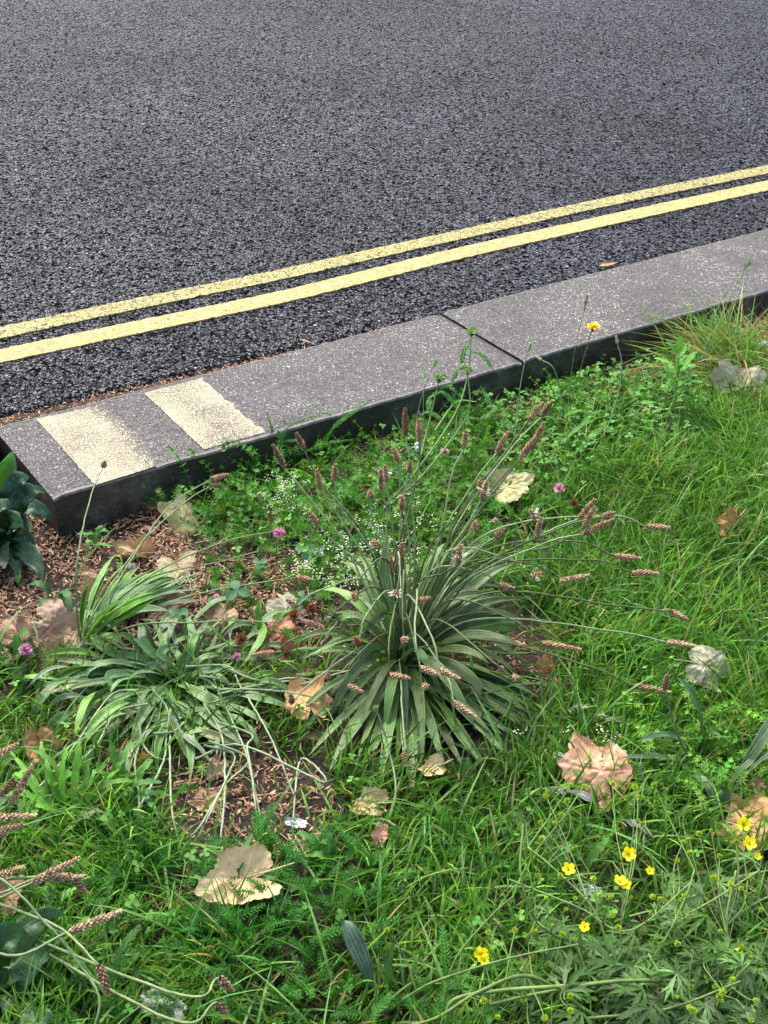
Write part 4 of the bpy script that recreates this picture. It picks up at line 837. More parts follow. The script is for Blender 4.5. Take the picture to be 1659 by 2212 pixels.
# the flowering yarrow leaning across to the kerb
Yr = G(820, 1110); ya = empty('yarrow_plant', Yr, 'leaning yarrow with two pale stems and green flower clusters seen against the kerb', 'plant')
for l, hd in [([(820, 1110, .02), (905, 1010, .12), (985, 890, .19), (1012, 800, .24), (1018, 722, .29)], 1), ([(820, 1110, .02), (910, 1030, .10), (1000, 915, .17), (1015, 870, .2), (1010, 805, .24)], 1), ([(900, 1020, .08), (930, 900, .15), (948, 822, .2)], 1), ([(940, 930, .1), (985, 870, .14), (1030, 868, .16)], 0)]:
    X = smooth_line(G2(l), 8) - Yr; mb = MB(); tube(mb, X, .0022, .0010, (.2, .3, .1), 6, 0, (.14, .26, .08)); sm = build(mb, 'stem', M_stem, ya)
    if hd:
        mb = MB(); n = 60; q = rdir(n, .2, 1.4) * rng.uniform(.2, 1, (n, 1)) * [.016, .016, .008]; P = X[-1] + q + [0, 0, .004]
        ribbons(mb, np.repeat(X[-1][None] - [0, 0, .006], n, 0), nz(P - X[-1] + [0, 0, .006]), np.linalg.norm(P - X[-1] + [0, 0, .006], axis=1), .0008, (0, 0, 0), [1, 1, 1], rng.normal(0, 1, (n, 3)), 2, 0, (.1, .22, .06))
        for ang in range(3): ribbons(mb, P, rdir(n, .2, 1.4), .0035, .0024, (0, 0, 0), [.6, 1, .3], rng.normal(0, 1, (n, 3)), 2, 0, jitter((.28, .40, .17), n, .25))
        build(mb, 'flower_cluster', M_flower, sm)
mb = MB()
for l in [[(1000, 900, .19), (1040, 905, .2), (1075, 880, .2)], [(1010, 850, .2), (1045, 850, .2), (1065, 890, .18)], [(1015, 760, .27), (1040, 765, .27), (1066, 798, .25)], [(1014, 790, .24), (990, 800, .24), (975, 830, .22)], [(960, 910, .16), (925, 890, .17), (905, 905, .15)], [(985, 880, .18), (960, 850, .2), (935, 850, .2)], [(1000, 900, .17), (1010, 940, .13), (1040, 950, .12)], [(930, 960, .12), (960, 985, .1), (1000, 990, .08)], [(900, 985, .1), (870, 960, .11), (850, 965, .1)], [(1017, 740, .28), (1003, 755, .27), (997, 785, .25)], [(950, 840, .19), (970, 835, .2), (985, 850, .19)], [(948, 850, .19), (930, 860, .18), (925, 885, .17)], [(870, 1040, .06), (900, 1060, .06), (940, 1050, .05)], [(1010, 880, .17), (990, 920, .14), (975, 945, .12)]]:
    mb = MB(); frond(mb, G2(l) - Yr, .007, (.08, .23, .045), 20); build(mb, 'leaf', M_soft, ya)

# ------------------------------------------------------------------ bedstraw (whorled leaves) and other ground cover
def whorl_shoot(mb, X, nW, ll, C, wd=.0026, stemr=.0006, nl=7):
    X = smooth_line(X, 6); L = np.concatenate([[0], np.cumsum(np.linalg.norm(np.diff(X, axis=0), axis=1))]); T = nz(np.gradient(X, axis=0)); tube(mb, X, stemr, stemr * .7, np.array(C) * 1.15, 3)
    q = np.linspace(.18, 1, nW) * L[-1]; P = np.stack([np.interp(q, L, X[:, k]) for k in range(3)], 1); TT = nz(np.stack([np.interp(q, L, T[:, k]) for k in range(3)], 1))
    s = nz(np.cross(TT, [.13, .21, 1.]) + 1e-4); b = np.cross(TT, s); a_ = (np.arange(nl) * 2 * math.pi / nl)[None, :] + rng.uniform(0, 6, (nW, 1)); sc = np.linspace(1.1, .6, nW)
    D = nz(s[:, None] * np.cos(a_)[..., None] + b[:, None] * np.sin(a_)[..., None] + TT[:, None] * (.25 + .5 * (q / L[-1])[:, None, None] ** 3)).reshape(-1, 3)
    ribbons(mb, np.repeat(P, nl, 0), D, np.repeat(sc * ll, nl) * rng.uniform(.8, 1.15, nW * nl), wd, np.array([0, 0, -.12]), [.3, 1, .8, .06], np.repeat(TT, nl, 0), 2, 0, jitter(C, nW * nl, .2), None)
def whorl_zone(name, poly, n, C, hmin, hmax, ll, lean=.7):
    P, u, v = scatter_poly(poly, n / 9.7); m = np.ones(len(P), bool); P = P[m & (nearkerb(u, v) > -8) & ~any_in(u, v, [[(720, 925), (1000, 850), (1010, 900), (840, 985), (740, 1000)], BARE4])]; mb = MB()
    for p in P:
        L = rng.uniform(hmin, hmax); dr = rng.normal(0, lean, 2); X = [p, p + L * .5 * nz(np.array([dr[0] * .7, dr[1] * .7, 1])), p + L * nz(np.array([dr[0] * 1.2, dr[1] * 1.2, .9]))]
        whorl_shoot(mb, np.array(X), rng.integers(4, 8), ll * rng.uniform(.8, 1.2), np.array(C) * rng.uniform(.55, 1.5) * np.array([rng.uniform(.8, 1.5), 1, 1]), ll * .19)
    return stuff(build(mb, name, M_soft))
whorl_zone('bedstraw_mat', MATZ, 26000, (.085, .25, .035), .04, .10, .0135)
whorl_zone('bedstraw_mat', [(1380, 1540), (1560, 1540), (1720, 1620), (1720, 1800), (1500, 1800), (1400, 1680)], 14000, (.13, .36, .04), .05, .11, .0105, .35)
whorl_zone('bedstraw_mat', [(1010, 950), (1260, 880), (1240, 1080), (1040, 1090)], 6000, (.08, .25, .035), .03, .06, .011)
whorl_zone('bedstraw_mat', [(1130, 830), (1260, 800), (1330, 850), (1480, 790), (1480, 880), (1150, 930)], 24000, (.10, .27, .04), .04, .085, .012)
whorl_zone('bedstraw_mat', [(420, 1190), (700, 1240), (690, 1400), (520, 1400), (440, 1300)], 13000, (.08, .22, .035), .02, .05, .011)
whorl_zone('bedstraw_mat', [(230, 1500), (420, 1640), (470, 1720), (400, 1760), (300, 1700)], 4000, (.08, .24, .035), .03, .05, .011)
for k, (l, lb) in enumerate([
    ([(415, 1085, .02), (405, 1030, .06), (382, 985, .10), (365, 968, .12)], 'bedstraw shoot climbing highest in front of the cream painted kerb'),
    ([(440, 1080, .02), (395, 1040, .05), (345, 1020, .06), (300, 1010, .07)], 'bedstraw shoot reaching left across the painted kerb face'),
    ([(450, 1060, .03), (455, 1020, .06), (430, 990, .08), (412, 975, .10)], 'bedstraw shoot beside the clear plastic scrap'),
    ([(560, 1010, .03), (540, 970, .08), (500, 955, .10), (485, 962, .10)], 'bedstraw shoot in front of the second cream band'),
    ([(440, 1120, .01), (370, 1100, .03), (310, 1072, .03), (262, 1080, .02)], 'bedstraw runner creeping left over the brown seeds'),
    ([(600, 1010, .03), (605, 965, .08), (600, 925, .11)], 'upright bedstraw shoot below the yarrow arch')]):
    X = G2(l); mb = MB(); whorl_shoot(mb, X - X[0], 9, .013, (.07, .23, .03), .0036, .0009); e = empty('bedstraw_shoot', X[0], lb, 'plant', 'bedstraw shoots along the kerb'); build(mb, 'stem', M_soft, e)
# tiny white blossom of the bedstraw
def blossom(name, zones):
    mb = MB()
    for (u, v, su, sv, h, n) in zones:
        for _ in range(n):
            p = G(u + rng.normal(0, su), v + rng.normal(0, sv), h + rng.uniform(-.012, .02)); m = 6; c = p + rng.normal(0, .004, (m, 3))
            for a_ in range(2):
                az = rng.uniform(0, 3.1, m); D = np.stack([np.cos(az), np.sin(az), 0 * az], 1); ribbons(mb, c - D * .0014, D, .0028, .0014, (0, 0, 0), [.4, 1, .4], rng.normal(0, .4, (m, 3)) + [0, -.5, 1], 2, 0, jitter((.62, .66, .46), m, .25, .05))
    return stuff(build(mb, name, M_flower))
blossom('white_blossom', [(620, 1048, 26, 16, .06, 26), (610, 1085, 22, 12, .05, 14), (730, 1230, 40, 30, .06, 40), (800, 1180, 50, 35, .07, 46), (840, 1250, 40, 30, .05, 30), (880, 1120, 30, 30, .07, 16), (400, 1255, 22, 12, .03, 12), (655, 1225, 16, 9, .05, 14), (905, 1195, 30, 25, .05, 16), (700, 1160, 60, 40, .05, 16), (1110, 1215, 30, 10, .06, 6), (900, 985, 40, 14, .06, 6), (1320, 1590, 60, 20, .05, 10)])

# ---- small round-leaved clover and mixed low weeds
def leaflets(mb, P, sz, C, n3=3, up=.8):
    n = len(P); az = rng.uniform(0, 6.28, n); nm = nz(rng.normal(0, .35, (n, 3)) + [0, 0, 1])
    for j in range(n3):
        a_ = az + j * 2 * math.pi / n3 + rng.normal(0, .1, n); D = np.stack([np.cos(a_), np.sin(a_), 0 * a_], 1); D = nz(D - nm * (D * nm).sum(1, keepdims=True))
        ribbons(mb, P, D, sz, sz * .85, (0, 0, -.08), [.1, .62, .95, .92, .3], nm, 3, .15, C, C * 1.12)
P, u, v = scatter(90000); d = np.where(inpoly(u, v, CLOVZ), .7, np.where(inpoly(u, v, MATZ), .05, np.where(any_in(u, v, [BARE1, BARE2, BARE3, BARE4, BARE5, BARE6, BARE7, PLB]), .004, np.where(v > 1700, .03, .010)))) * (nearkerb(u, v) > 12)
P, u, v = keep(P, u, v, d); k = len(P); hh = rng.uniform(.015, .055, k); mb = MB(); Q = P + np.stack([rng.normal(0, .006, k), rng.normal(0, .006, k), hh], 1)
ribbons(mb, P, nz(Q - P), np.linalg.norm(Q - P, axis=1), .001, (0, 0, 0), [1, 1], rng.normal(0, 1, (k, 3)), 2, 0, (.1, .24, .05))
leaflets(mb, Q, rng.uniform(.005, .010, k), jitter((.085, .25, .035), k, .35)); stuff(build(mb, 'clover_cover', M_soft))
# toothed rosettes' cut leaves as ground cover in the lower left and bottom
def toothed(mb, P, D, L, Wd, B, C, teeth=6, seg=19):
    t = np.linspace(0, 1, seg); env = .25 + .75 * np.sin(np.clip(t ** .9, 0, 1) * math.pi) ** .6; saw = 1 - .38 * ((np.arange(seg) % 4) == 3) - .15 * ((np.arange(seg) % 4) == 2)
    pr = env * saw * np.where(t < .2, .25, 1); pr[-1] = .05
    ribbons(mb, P, D, L, Wd, B, pr, (0, -.15, 1), 3, .22, C, C * 1.1, 0, .15)
P, u, v = scatter(22000); d = np.where(inpoly(u, v, [(-200, 1560), (330, 1580), (330, 1830), (-200, 1880)]), .45, np.where(inpoly(u, v, [(0, 1950), (420, 1930), (440, 2300), (0, 2300)]), .4, np.where(v > 1780, .10, .004))) * (~any_in(u, v, [BARE1, BARE2]))
P, u, v = keep(P, u, v, d); k = len(P); mb = MB(); toothed(mb, P, rdir(k, .25, 1.1), rng.uniform(.03, .075, k), rng.uniform(.010, .02, k), rng.normal(0, .15, (k, 3)) - [0, 0, .35], jitter((.07, .21, .035), k, .35)); stuff(build(mb, 'low_weeds', M_soft))

# ------------------------------------------------------------------ individual weeds
def rosette(root, label, leaves, C, wd, mat=None, name='dandelion'):
    r = G(*root); e = empty(name, r, label, 'plant')
    for (u, v, h) in leaves:
        tp = G(u, v, h); d = tp - r; D, B = bez(np.zeros(3), d * .5 + rng.normal(0, .012, 3) + [0, 0, .02 + .02 * rng.uniform()], d); mb = MB(); c = np.array(C) * rng.uniform(.6, 1.25)
        toothed(mb, [np.zeros(3)], D[None], 1., wd * rng.uniform(.8, 1.2), B[None], c[None], 7, 22); build(mb, 'leaf', mat or M_soft, e)
    return e
rosette((150, 1780), 'bright yellow green toothed leaves rising under the thick spikes at the left', [(60, 1620, .06), (100, 1640, .07), (150, 1610, .08), (30, 1670, .05), (190, 1640, .07), (240, 1700, .05), (300, 1690, .05), (310, 1740, .03), (230, 1650, .07), (120, 1690, .06), (70, 1740, .04), (20, 1620, .05), (170, 1600, .09), (260, 1660, .06), (10, 1720, .05), (90, 1600, .06), (250, 1790, .03)], (.12, .31, .035), .010)
rosette((275, 1730), 'second toothed rosette to the right of the yellow green one', [(330, 1640, .05), (240, 1600, .07), (300, 1600, .06), (350, 1690, .05), (380, 1720, .03), (200, 1680, .06), (270, 1640, .07), (310, 1780, .02), (340, 1760, .03)], (.09, .25, .05), .012)
rosette((500, 1960), 'dark jagged dandelion leaves standing before the cream dead leaf', [(570, 1830, .06), (530, 1850, .05), (420, 1890, .04), (460, 1900, .04), (600, 1900, .04), (545, 1800, .07), (480, 1850, .04)], (.045, .16, .03), .012)
rosette((720, 1880), 'small dandelion with upright leaves in the middle bottom grass', [(640, 1800, .05), (700, 1790, .05), (760, 1820, .04), (660, 1850, .03), (690, 1820, .05)], (.08, .23, .04), .011)
rosette((25, 1430), 'single toothed leaves by the pink clover at the left edge', [(60, 1370, .05), (-20, 1400, .04), (20, 1440, .02), (40, 1400, .05)], (.06, .2, .03), .02)
rosette((1330, 905), 'low dandelion with long smooth leaves under the yellow flower', [(1250, 930, .04), (1230, 990, .03), (1290, 940, .05), (1210, 960, .05), (1420, 870, .05), (1380, 860, .06), (1220, 900, .06)], (.08, .24, .03), .013)
rosette((205, 1185), 'tiny seedling alone on the brown seeds in front of the kerb', [(180, 1160, .02), (235, 1150, .03), (245, 1180, .02), (190, 1200, .01), (225, 1145, .03), (215, 1160, .03)], (.09, .25, .05), .010, name='seedling')
rosette((120, 1300), 'seedling with arching spotted leaf left of the swept plantain', [(60, 1265, .03), (90, 1320, .01), (135, 1290, .02), (150, 1330, .02)], (.06, .17, .05), .014, name='seedling')
# ragwort with thick pale stems
Rg = G(1365, 915); rw = empty('ragwort', Rg, 'ragwort with thick pale curved stems and a lobed leafy top by the kerb', 'plant')
for l in [[(1370, 915, .01), (1425, 900, .02), (1455, 870, .05), (1462, 820, .10), (1465, 770, .15)], [(1365, 915, .01), (1410, 890, .03), (1480, 880, .04)], [(1360, 910, .01), (1400, 930, .02), (1450, 940, .02), (1500, 925, .03)], [(1365, 910, .01), (1390, 880, .02), (1440, 885, .03)]]:
    mb = MB(); tube(mb, smooth_line(G2(l), 8) - Rg, .0032, .0022, (.22, .36, .12), 7); build(mb, 'stem', M_stem, rw)
for q in range(30):
    lev = rng.uniform(.35, 1.05); hub = G(1455 + 12 * lev, 880 - 112 * lev, .03 + .13 * lev); a_ = rng.uniform(0, 6.28); e_ = rng.uniform(.1, .9) if lev < .95 else rng.uniform(.8, 1.4)
    d = np.array([math.cos(a_) * math.cos(e_), math.sin(a_) * math.cos(e_), math.sin(e_)]) * rng.uniform(.028, .055) * (1.35 - .5 * lev)
    D, B = bez(hub - Rg, hub - Rg + d * .6 + [0, 0, .006], hub - Rg + d); mb = MB(); toothed(mb, [hub - Rg], D[None], 1., .013 * rng.uniform(.8, 1.3), B[None], (np.array((.13, .33, .06)) * rng.uniform(.75, 1.25))[None], 7, 22); build(mb, 'leaf', M_soft, rw)
# yellow hawkbit flower with buds
Hb = G(1222, 925); hb = empty('hawkbit', Hb, 'yellow dandelion like flower on a thin stalk seen against the kerb', 'flower')
def thin(parent, root, l, r0=.0011, r1=.0008, C=(.12, .2, .08)):
    mb = MB(); X = smooth_line(G2(l), 8) - root; tube(mb, X, r0, r1, C, 5); return build(mb, 'stem', M_stem, parent), X[-1]
s_, tp = thin(hb, Hb, [(1222, 925, .02), (1240, 850, .1), (1262, 770, .2), (1281, 706, .28)])
mb = MB()
for r_, n_, el in ((.0145, 26, .18), (.0125, 20, .45), (.008, 14, .8)):
    D = rdir(n_, el - .1, el + .15); ribbons(mb, np.repeat(tp[None], n_, 0), D, r_ * rng.uniform(.85, 1.1, n_), .0028, (0, 0, -.08), [.5, .8, 1, .8], (0, 0, 1), 2, 0, jitter((.85, .58, .01), n_, .1, .04))
build(mb, 'petals', M_flower, s_); mb = MB(); tube(mb, np.array([tp - [0, 0, .009], tp - [0, 0, .004], tp]), .0022, .0045, (.08, .14, .05), 8); build(mb, 'calyx', M_stem, s_)
for l, lb in [([(1218, 900, .03), (1290, 950, .06), (1330, 870, .12), (1343, 790, .18), (1333, 738, .22)], 'closed hawkbit bud on a pale kinked stalk right of the yellow flower'), ([(1218, 905, .03), (1212, 850, .1), (1195, 795, .16), (1166, 776, .17)], 'closed hawkbit bud nodding left above the kerb joint'), ([(1110, 950, .03), (1118, 880, .08), (1130, 800, .15), (1143, 752, .19)], 'thin grass flower stalk left of the kerb joint')]:
    r = G(*l[0]); e = empty('hawkbit_bud', r, lb, 'flower bud'); s_, tp = thin(e, r, l, .0014, .001, (.17, .26, .13)); mb = MB(); d = nz(G2(l)[-1] - G2(l)[-2]); tube(mb, np.array([tp - d * .003, tp + d * .003, tp + d * .008, tp + d * .012]), .0035, .0018, (.20, .28, .12), 8); build(mb, 'bud', M_stem, s_)
# clover: pink heads and big trefoils
def clover_head(u, v, h, base, C, r, label):
    p = G(u, v, h); b = G(*base, 0); e = empty('clover_flower', b, label, 'flower', 'clover flower heads')
    mb = MB(); X = smooth_line([np.zeros(3), (p - b) * .5 + [0, .0, .01], p - b], 8); tube(mb, X, .001, .0009, (.12, .24, .07), 5); s_ = build(mb, 'stem', M_stem, e)
    n = 70; D = rdir(n, -.5, 1.5); mb = MB(); cc = jitter(C, n, .25, .1); pale = A(n, np.minimum(1, np.array(C) * 1.6 + .08))
    ribbons(mb, np.repeat((p - b)[None], n, 0), D, r * rng.uniform(.8, 1.1, n), .0026, np.array([0, 0, .12]), [.3, .7, 1, .5], rng.normal(0, 1, (n, 3)), 3, .4, cc, pale if C[2] > .2 else cc * 1.2)
    build(mb, 'flower_head', M_flower, s_)
PK = (.42, .14, .36)
clover_head(603, 1153, .08, (595, 1215), PK, .0105, 'pink clover head over the bedstraw left of centre'); clover_head(1208, 1057, .08, (1215, 1110), (.5, .2, .42), .0105, 'pale pink clover head at the lawn edge right of the spikes'); clover_head(55, 1405, .05, (70, 1450), PK, .010, 'pink clover head among dead leaves at the left edge')
clover_head(468, 1291, .03, (475, 1320), (.6, .3, .5), .006, 'tiny pink clover bud beside the trefoil leaf'); clover_head(512, 1420, .04, (505, 1450), PK, .007, 'small pink clover head behind pale stalks'); clover_head(960, 978, .06, (965, 1015), (.45, .27, .38), .010, 'faded pink clover head behind the tall spikes'); clover_head(1070, 1125, .08, (1075, 1160), (.5, .25, .42), .005, 'tiny pink bud above the bright yarrow')
for u, v, b_, lb in [(520, 1382, (530, 1430), 'dried rust coloured clover head left of the upright toothed leaf'), (672, 1318, (665, 1350), 'dried red brown clover head on the flat pale leaf'), (635, 1332, (640, 1370), 'dark red dried clover head between dead leaves'), (575, 1412, (575, 1440), 'rust brown dried head beside the glossy dead leaf'), (1240, 1090, (1245, 1130), 'dried brown clover head behind the crossing spikes')]:
    clover_head(u, v, .045, b_, (.22, .075, .05), .010, lb)
for u, v, h, sz, b_, lb in [(662, 1190, .06, .020, (640, 1240), 'big three part clover leaf with water drops beside the pink flower'), (512, 1276, .06, .021, (520, 1345), 'big clover leaf above the tan orange dead leaf'), (465, 1300, .03, .016, (470, 1340), 'small dark clover leaf by the tiny pink bud'), (385, 1325, .04, .017, (380, 1370), 'clover leaf between the two limp plantains'), (560, 1215, .04, .014, (565, 1240), 'clover leaf in the shade of the bedstraw'), (655, 1290, .03, .014, (655, 1310), 'dark clover leaf left of the big plantain'), (690, 1190, .05, .012, (690, 1230), 'smaller clover leaf right of the big one'), (120, 1300, .02, .014, (110, 1320), 'clover seedling on the brown seeds')]:
    p = G(u, v, h); b = G(*b_, 0); e = empty('clover_leaf', b, lb, 'plant', 'single clover leaves')
    mb = MB(); tube(mb, smooth_line([np.zeros(3), (p - b) * .5 + [0, 0, .01], p - b], 6), .001, .0008, (.14, .28, .08), 5); s_ = build(mb, 'stem', M_stem, e)
    a0 = rng.uniform(0, 2); nm = nz(np.array([rng.normal(0, .15), -.45, 1]))
    for j in range(3):
        a_ = a0 + j * 2.1; D = np.array([math.cos(a_), math.sin(a_), 0]); D = nz(D - nm * D.dot(nm)); mb = MB()
        ribbons(mb, [p - b], D[None], sz, sz * .82, np.array([0, 0, -.1]), [.1, .5, .8, .97, 1, .8, .25], nm, 5, .14, (.05, .16, .06), (.06, .19, .07)); build(mb, 'leaflet', M_grass, s_)

# ------------------------------------------------------------------ buttercups, bottom right
def butter_leaf(parent, root, base, tip, wd, C):
    """deeply cut leaf: three toothed lobes, each split again"""
    mb = MB(); b = base - root; d = tip - base; L = np.linalg.norm(d); dn = d / L; s = nz(np.cross(dn, [0, 0, 1.])); 
    for a_, f in ((-75, .62), (-42, .85), (0, 1), (40, .85), (72, .6)):
        a_ = R_(a_ + rng.normal(0, 5)); D = dn * math.cos(a_) + s * math.sin(a_) + [0, 0, .1]; ln = L * f * rng.uniform(.85, 1.1)
        nm = nz(np.array([0, -.2, 1]) + rng.normal(0, .2, 3)); c = np.array(C) * rng.uniform(.85, 1.15)
        ribbons(mb, [b], D[None], ln, wd * f, np.array([[0, 0, -.35]]), [.2, .35, .75, 1, .8, .5, .03], nm, 3, .2, c, c * 1.1)
        for sg in (-1, 1):
            q = b + D * ln * .5 + [0, 0, -.35 * ln * .25]; D2 = D * math.cos(.6) + sg * nz(np.cross(D, [0, 0, 1.])) * math.sin(.6); ribbons(mb, [q], D2[None], ln * .42, wd * f * .45, np.array([[0, 0, -.4]]), [.5, 1, .6, .03], nm, 2, 0, c)
    return build(mb, 'leaf', M_soft if rng.uniform() < .5 else M_stem, parent)
def mesh_flower():
    mb = MB()
    for j in range(5):
        a_ = j * 1.2566; D = np.array([math.cos(a_), math.sin(a_), .35]); ribbons(mb, [D * .0012], D[None], .0092, .0085, np.array([[0, 0, .28]]), [.25, .75, 1, .95, .6], (0, 0, 1), 3, .1, (.86, .74, .01), (.9, .80, .02))
    n = 26; ribbons(mb, np.zeros((n, 3)), rdir(n, .7, 1.5), .004, .0009, (0, 0, 0), [.5, .6, 1], rng.normal(0, 1, (n, 3)), 2, 0, (.6, .5, .02)); return mb.mesh('flower', M_flower)
def mesh_seedhead():
    mb = MB(); n = 46; k = np.arange(n); z = 1 - 2 * (k + .5) / n; a_ = k * 2.39996; rr = np.sqrt(1 - z * z); D = np.stack([rr * np.cos(a_), rr * np.sin(a_), z], 1)
    ribbons(mb, np.zeros((n, 3)), D, .0044, .0022, (0, 0, 0), [.6, 1.1, 1, .05], rng.normal(0, 1, (n, 3)), 3, .5, jitter((.36, .50, .05), n, .3)); return mb.mesh('seed_head', M_soft)
FL, SH = mesh_flower(), mesh_seedhead()
def butter(root, label, flowers, seeds, leaves, stems, C=(.05, .125, .02)):
    r = G(*root); e = empty('buttercup', r, label, 'plant')
    for l, rr in stems:
        mb = MB(); X = smooth_line(G2(l), 8) - r; tube(mb, X, rr, rr * .7, np.array((.16, .25, .06)) * rng.uniform(.7, 1.2), 6); build(mb, 'stem', M_stem, e)
    hubs = np.array([q for l, _ in stems for q in smooth_line(G2(l), 4)[2:]] or [r])
    for kind, lst in (('f', flowers), ('s', seeds)):
        for it in lst:
            u, v, h = it[:3]; p = G(u, v, h); d_ = np.linalg.norm((hubs - p) * [1, 1, .6], axis=1) + (hubs[:, 2] > p[2] - .01) * .5; hub = hubs[np.argmin(d_)]
            mb = MB(); X = smooth_line([hub - r, (hub + p) / 2 - r + rng.normal(0, .006, 3) + (p - hub) * [0, 0, -.1], p - r], 6); tube(mb, X, .0009, .0006, (.09, .13, .04) if rng.uniform() < .5 else (.15, .25, .06), 4); s_ = build(mb, 'flower_stem', M_stem, e)
            o = link('flower' if kind == 'f' else 'seed_head', FL if kind == 'f' else SH, s_); sc = (it[3] if len(it) > 3 else 1) * (rng.uniform(.72, .86) if kind == 'f' else rng.uniform(.5, 1.05))
            o.matrix_local = Matrix.Translation(Vector(p - r)) @ (Vector((rng.normal(0, .3), -.65 + rng.normal(0, .2), 1)).to_track_quat('Z', 'Y').to_matrix().to_4x4() @ Matrix.Rotation(rng.uniform(0, 6), 4, 'Z')) @ Matrix.Scale(sc, 4)
    for (u, v, h, L, a_) in leaves:
        b = G(u, v, h); d = np.array([math.cos(R_(a_)), math.sin(R_(a_)), rng.uniform(-.1, .35)]) * L; butter_leaf(e, r, b, b + d, L * .165, np.array(C if rng.uniform() > .0 else (.42, .36, .16)) * rng.uniform(.5, 1.45))
    return e
lv = lambda n, u0, u1, v0, v1, h0, h1: [(rng.uniform(u0, u1), rng.uniform(v0, v1), rng.uniform(h0, h1), rng.uniform(.022, .045), rng.uniform(0, 360)) for _ in range(n)]
sdz = lambda n, u0, u1, v0, v1, h0, h1: [(rng.uniform(u0, u1), rng.uniform(v0, v1), rng.uniform(h0, h1)) for _ in range(n)]
butter((1340, 2160), 'creeping buttercup with four open yellow flowers and many green seed heads in front', [(1228, 1879, .14, .9), (1358, 1845, .15), (1338, 1906, .14), (1352, 1910, .135, .8), (1403, 1882, .14, .6), (1263, 2003, .10, .8)],
       sdz(34, 1150, 1480, 1690, 2010, .1, .16), lv(40, 1180, 1480, 1960, 2200, .03, .09),
       [([(1340, 2160, .01), (1342, 2000, .08), (1352, 1900, .12)], .0016), ([(1340, 2160, .01), (1290, 1980, .09), (1200, 1880, .12), (1140, 1830, .13)], .0014), ([(1340, 2160, .01), (1430, 2040, .08), (1480, 1940, .12), (1500, 1880, .13)], .0014), ([(1340, 2160, .01), (1240, 2050, .06), (1160, 1990, .10), (1125, 1890, .14), (1130, 1780, .16)], .0018), ([(1100, 1900, .13), (1250, 1960, .11), (1360, 2010, .10), (1500, 1900, .12)], .0011)])
butter((1600, 2150), 'creeping buttercup at the right edge with two yellow flowers by the orange leaf', [(1606, 1779, .13), (1618, 1822, .13), (1635, 1850, .12, .6), (1590, 2045, .08, .5)], sdz(30, 1460, 1659, 1780, 2180, .07, .15), lv(36, 1440, 1680, 1900, 2230, .03, .1),
       [([(1600, 2150, .01), (1570, 2000, .08), (1590, 1880, .12)], .0016), ([(1600, 2150, .01), (1500, 2050, .07), (1440, 1960, .1), (1430, 1880, .13)], .0014), ([(1600, 2150, .01), (1650, 2050, .07), (1680, 1930, .11)], .0016), ([(1430, 2000, .09), (1530, 1950, .11), (1640, 1880, .12)], .001)])
butter((1290, 2260), 'low buttercup runner with pale branching stems and one torn yellow flower', [(1040, 2060, .07), (1046, 2072, .07, .8), (1148, 2248, .05)], sdz(14, 830, 1250, 2000, 2200, .05, .1), lv(22, 1120, 1420, 2080, 2260, .02, .06),
       [([(1290, 2200, .03), (1150, 2110, .07), (1040, 2140, .07), (940, 2200, .05), (840, 2225, .04)], .0024), ([(1330, 2120, .06), (1220, 2130, .08), (1080, 2140, .07), (980, 2160, .06), (960, 2215, .04)], .0026), ([(960, 2160, .05), (985, 2070, .09), (1060, 1980, .12), (1110, 1935, .14)], .0015), ([(1500, 2120, .07), (1330, 2120, .08), (1170, 2145, .07), (1060, 2170, .05)], .0024), ([(870, 2160, .04), (940, 2120, .07), (1100, 2070, .09), (1250, 2040, .1)], .0015), ([(1270, 2200, .05), (1440, 2180, .07), (1600, 2120, .09)], .0018)])
butter((1500, 2280), 'dark deep cut buttercup leaves massed in the bottom right corner', [], sdz(10, 1400, 1640, 2050, 2210, .06, .1), lv(44, 1330, 1680, 2080, 2280, .03, .08), [([(1500, 2280, .01), (1450, 2150, .07), (1400, 2060, .09)], .0016), ([(1500, 2280, .01), (1560, 2150, .07), (1620, 2080, .1)], .0018)], (.035, .085, .016))

# ------------------------------------------------------------------ grass clumps and seeding grass
def clump(root, label, n, L, spread, C, wd, lean=(0, 0), dry=.0, up=.7):
    r = G(*root); e = empty('grass_clump', r, label, 'grass clump'); mb = MB(); P = rng.normal(0, spread, (n, 3)) * [1, 1, 0]; D = nz(rng.normal(0, .45, (n, 3)) * [1, 1, 0] + [lean[0], lean[1], up]); c = jitter(C, n, .3); dm = rng.uniform(0, 1, n) < dry; c[dm] = jitter((.45, .30, .15), dm.sum(), .25) if dm.sum() else c[dm]
    P[:, 2] = 0; b = rng.uniform(.2, .8, n)[:, None]; B = np.concatenate([D[:, :2] * b * .8, -b * .8], 1)
    ribbons(mb, P, D, L * rng.uniform(.55, 1.1, n), wd * rng.uniform(.7, 1.2, n), B, [.7, 1, 1, .85, .55, .03], rdir(n, 0, 1), 2, 0, c * .9, c * 1.15); build(mb, 'blades', M_grass, e)['kind'] = 'stuff'; return e
clump((300, 1880), 'dense dark green tuft of fine grass left of the cream dead leaf', 520, .085, .022, (.04, .15, .018), .0019, up=.8)
clump((1600, 800), 'pale grass clump with dry blades arching at the kerb on the right', 340, .24, .05, (.13, .27, .06), .0026, (-.2, .1), .25)
clump((1530, 790), 'long grass blades leaning left over the kerb foot', 150, .21, .03, (.11, .26, .05), .0026, (.2, .25), .05, .55)
clump((1650, 765), 'dry straw coloured grass wad at the right edge by the kerb', 260, .10, .04, (.35, .3, .13), .0022, (-.3, 0), .75, .35)
clump((945, 900), 'sparse grass tuft with dry blades by the kerb near the yarrow', 26, .11, .015, (.12, .26, .06), .0024, (.1, .1), .3)
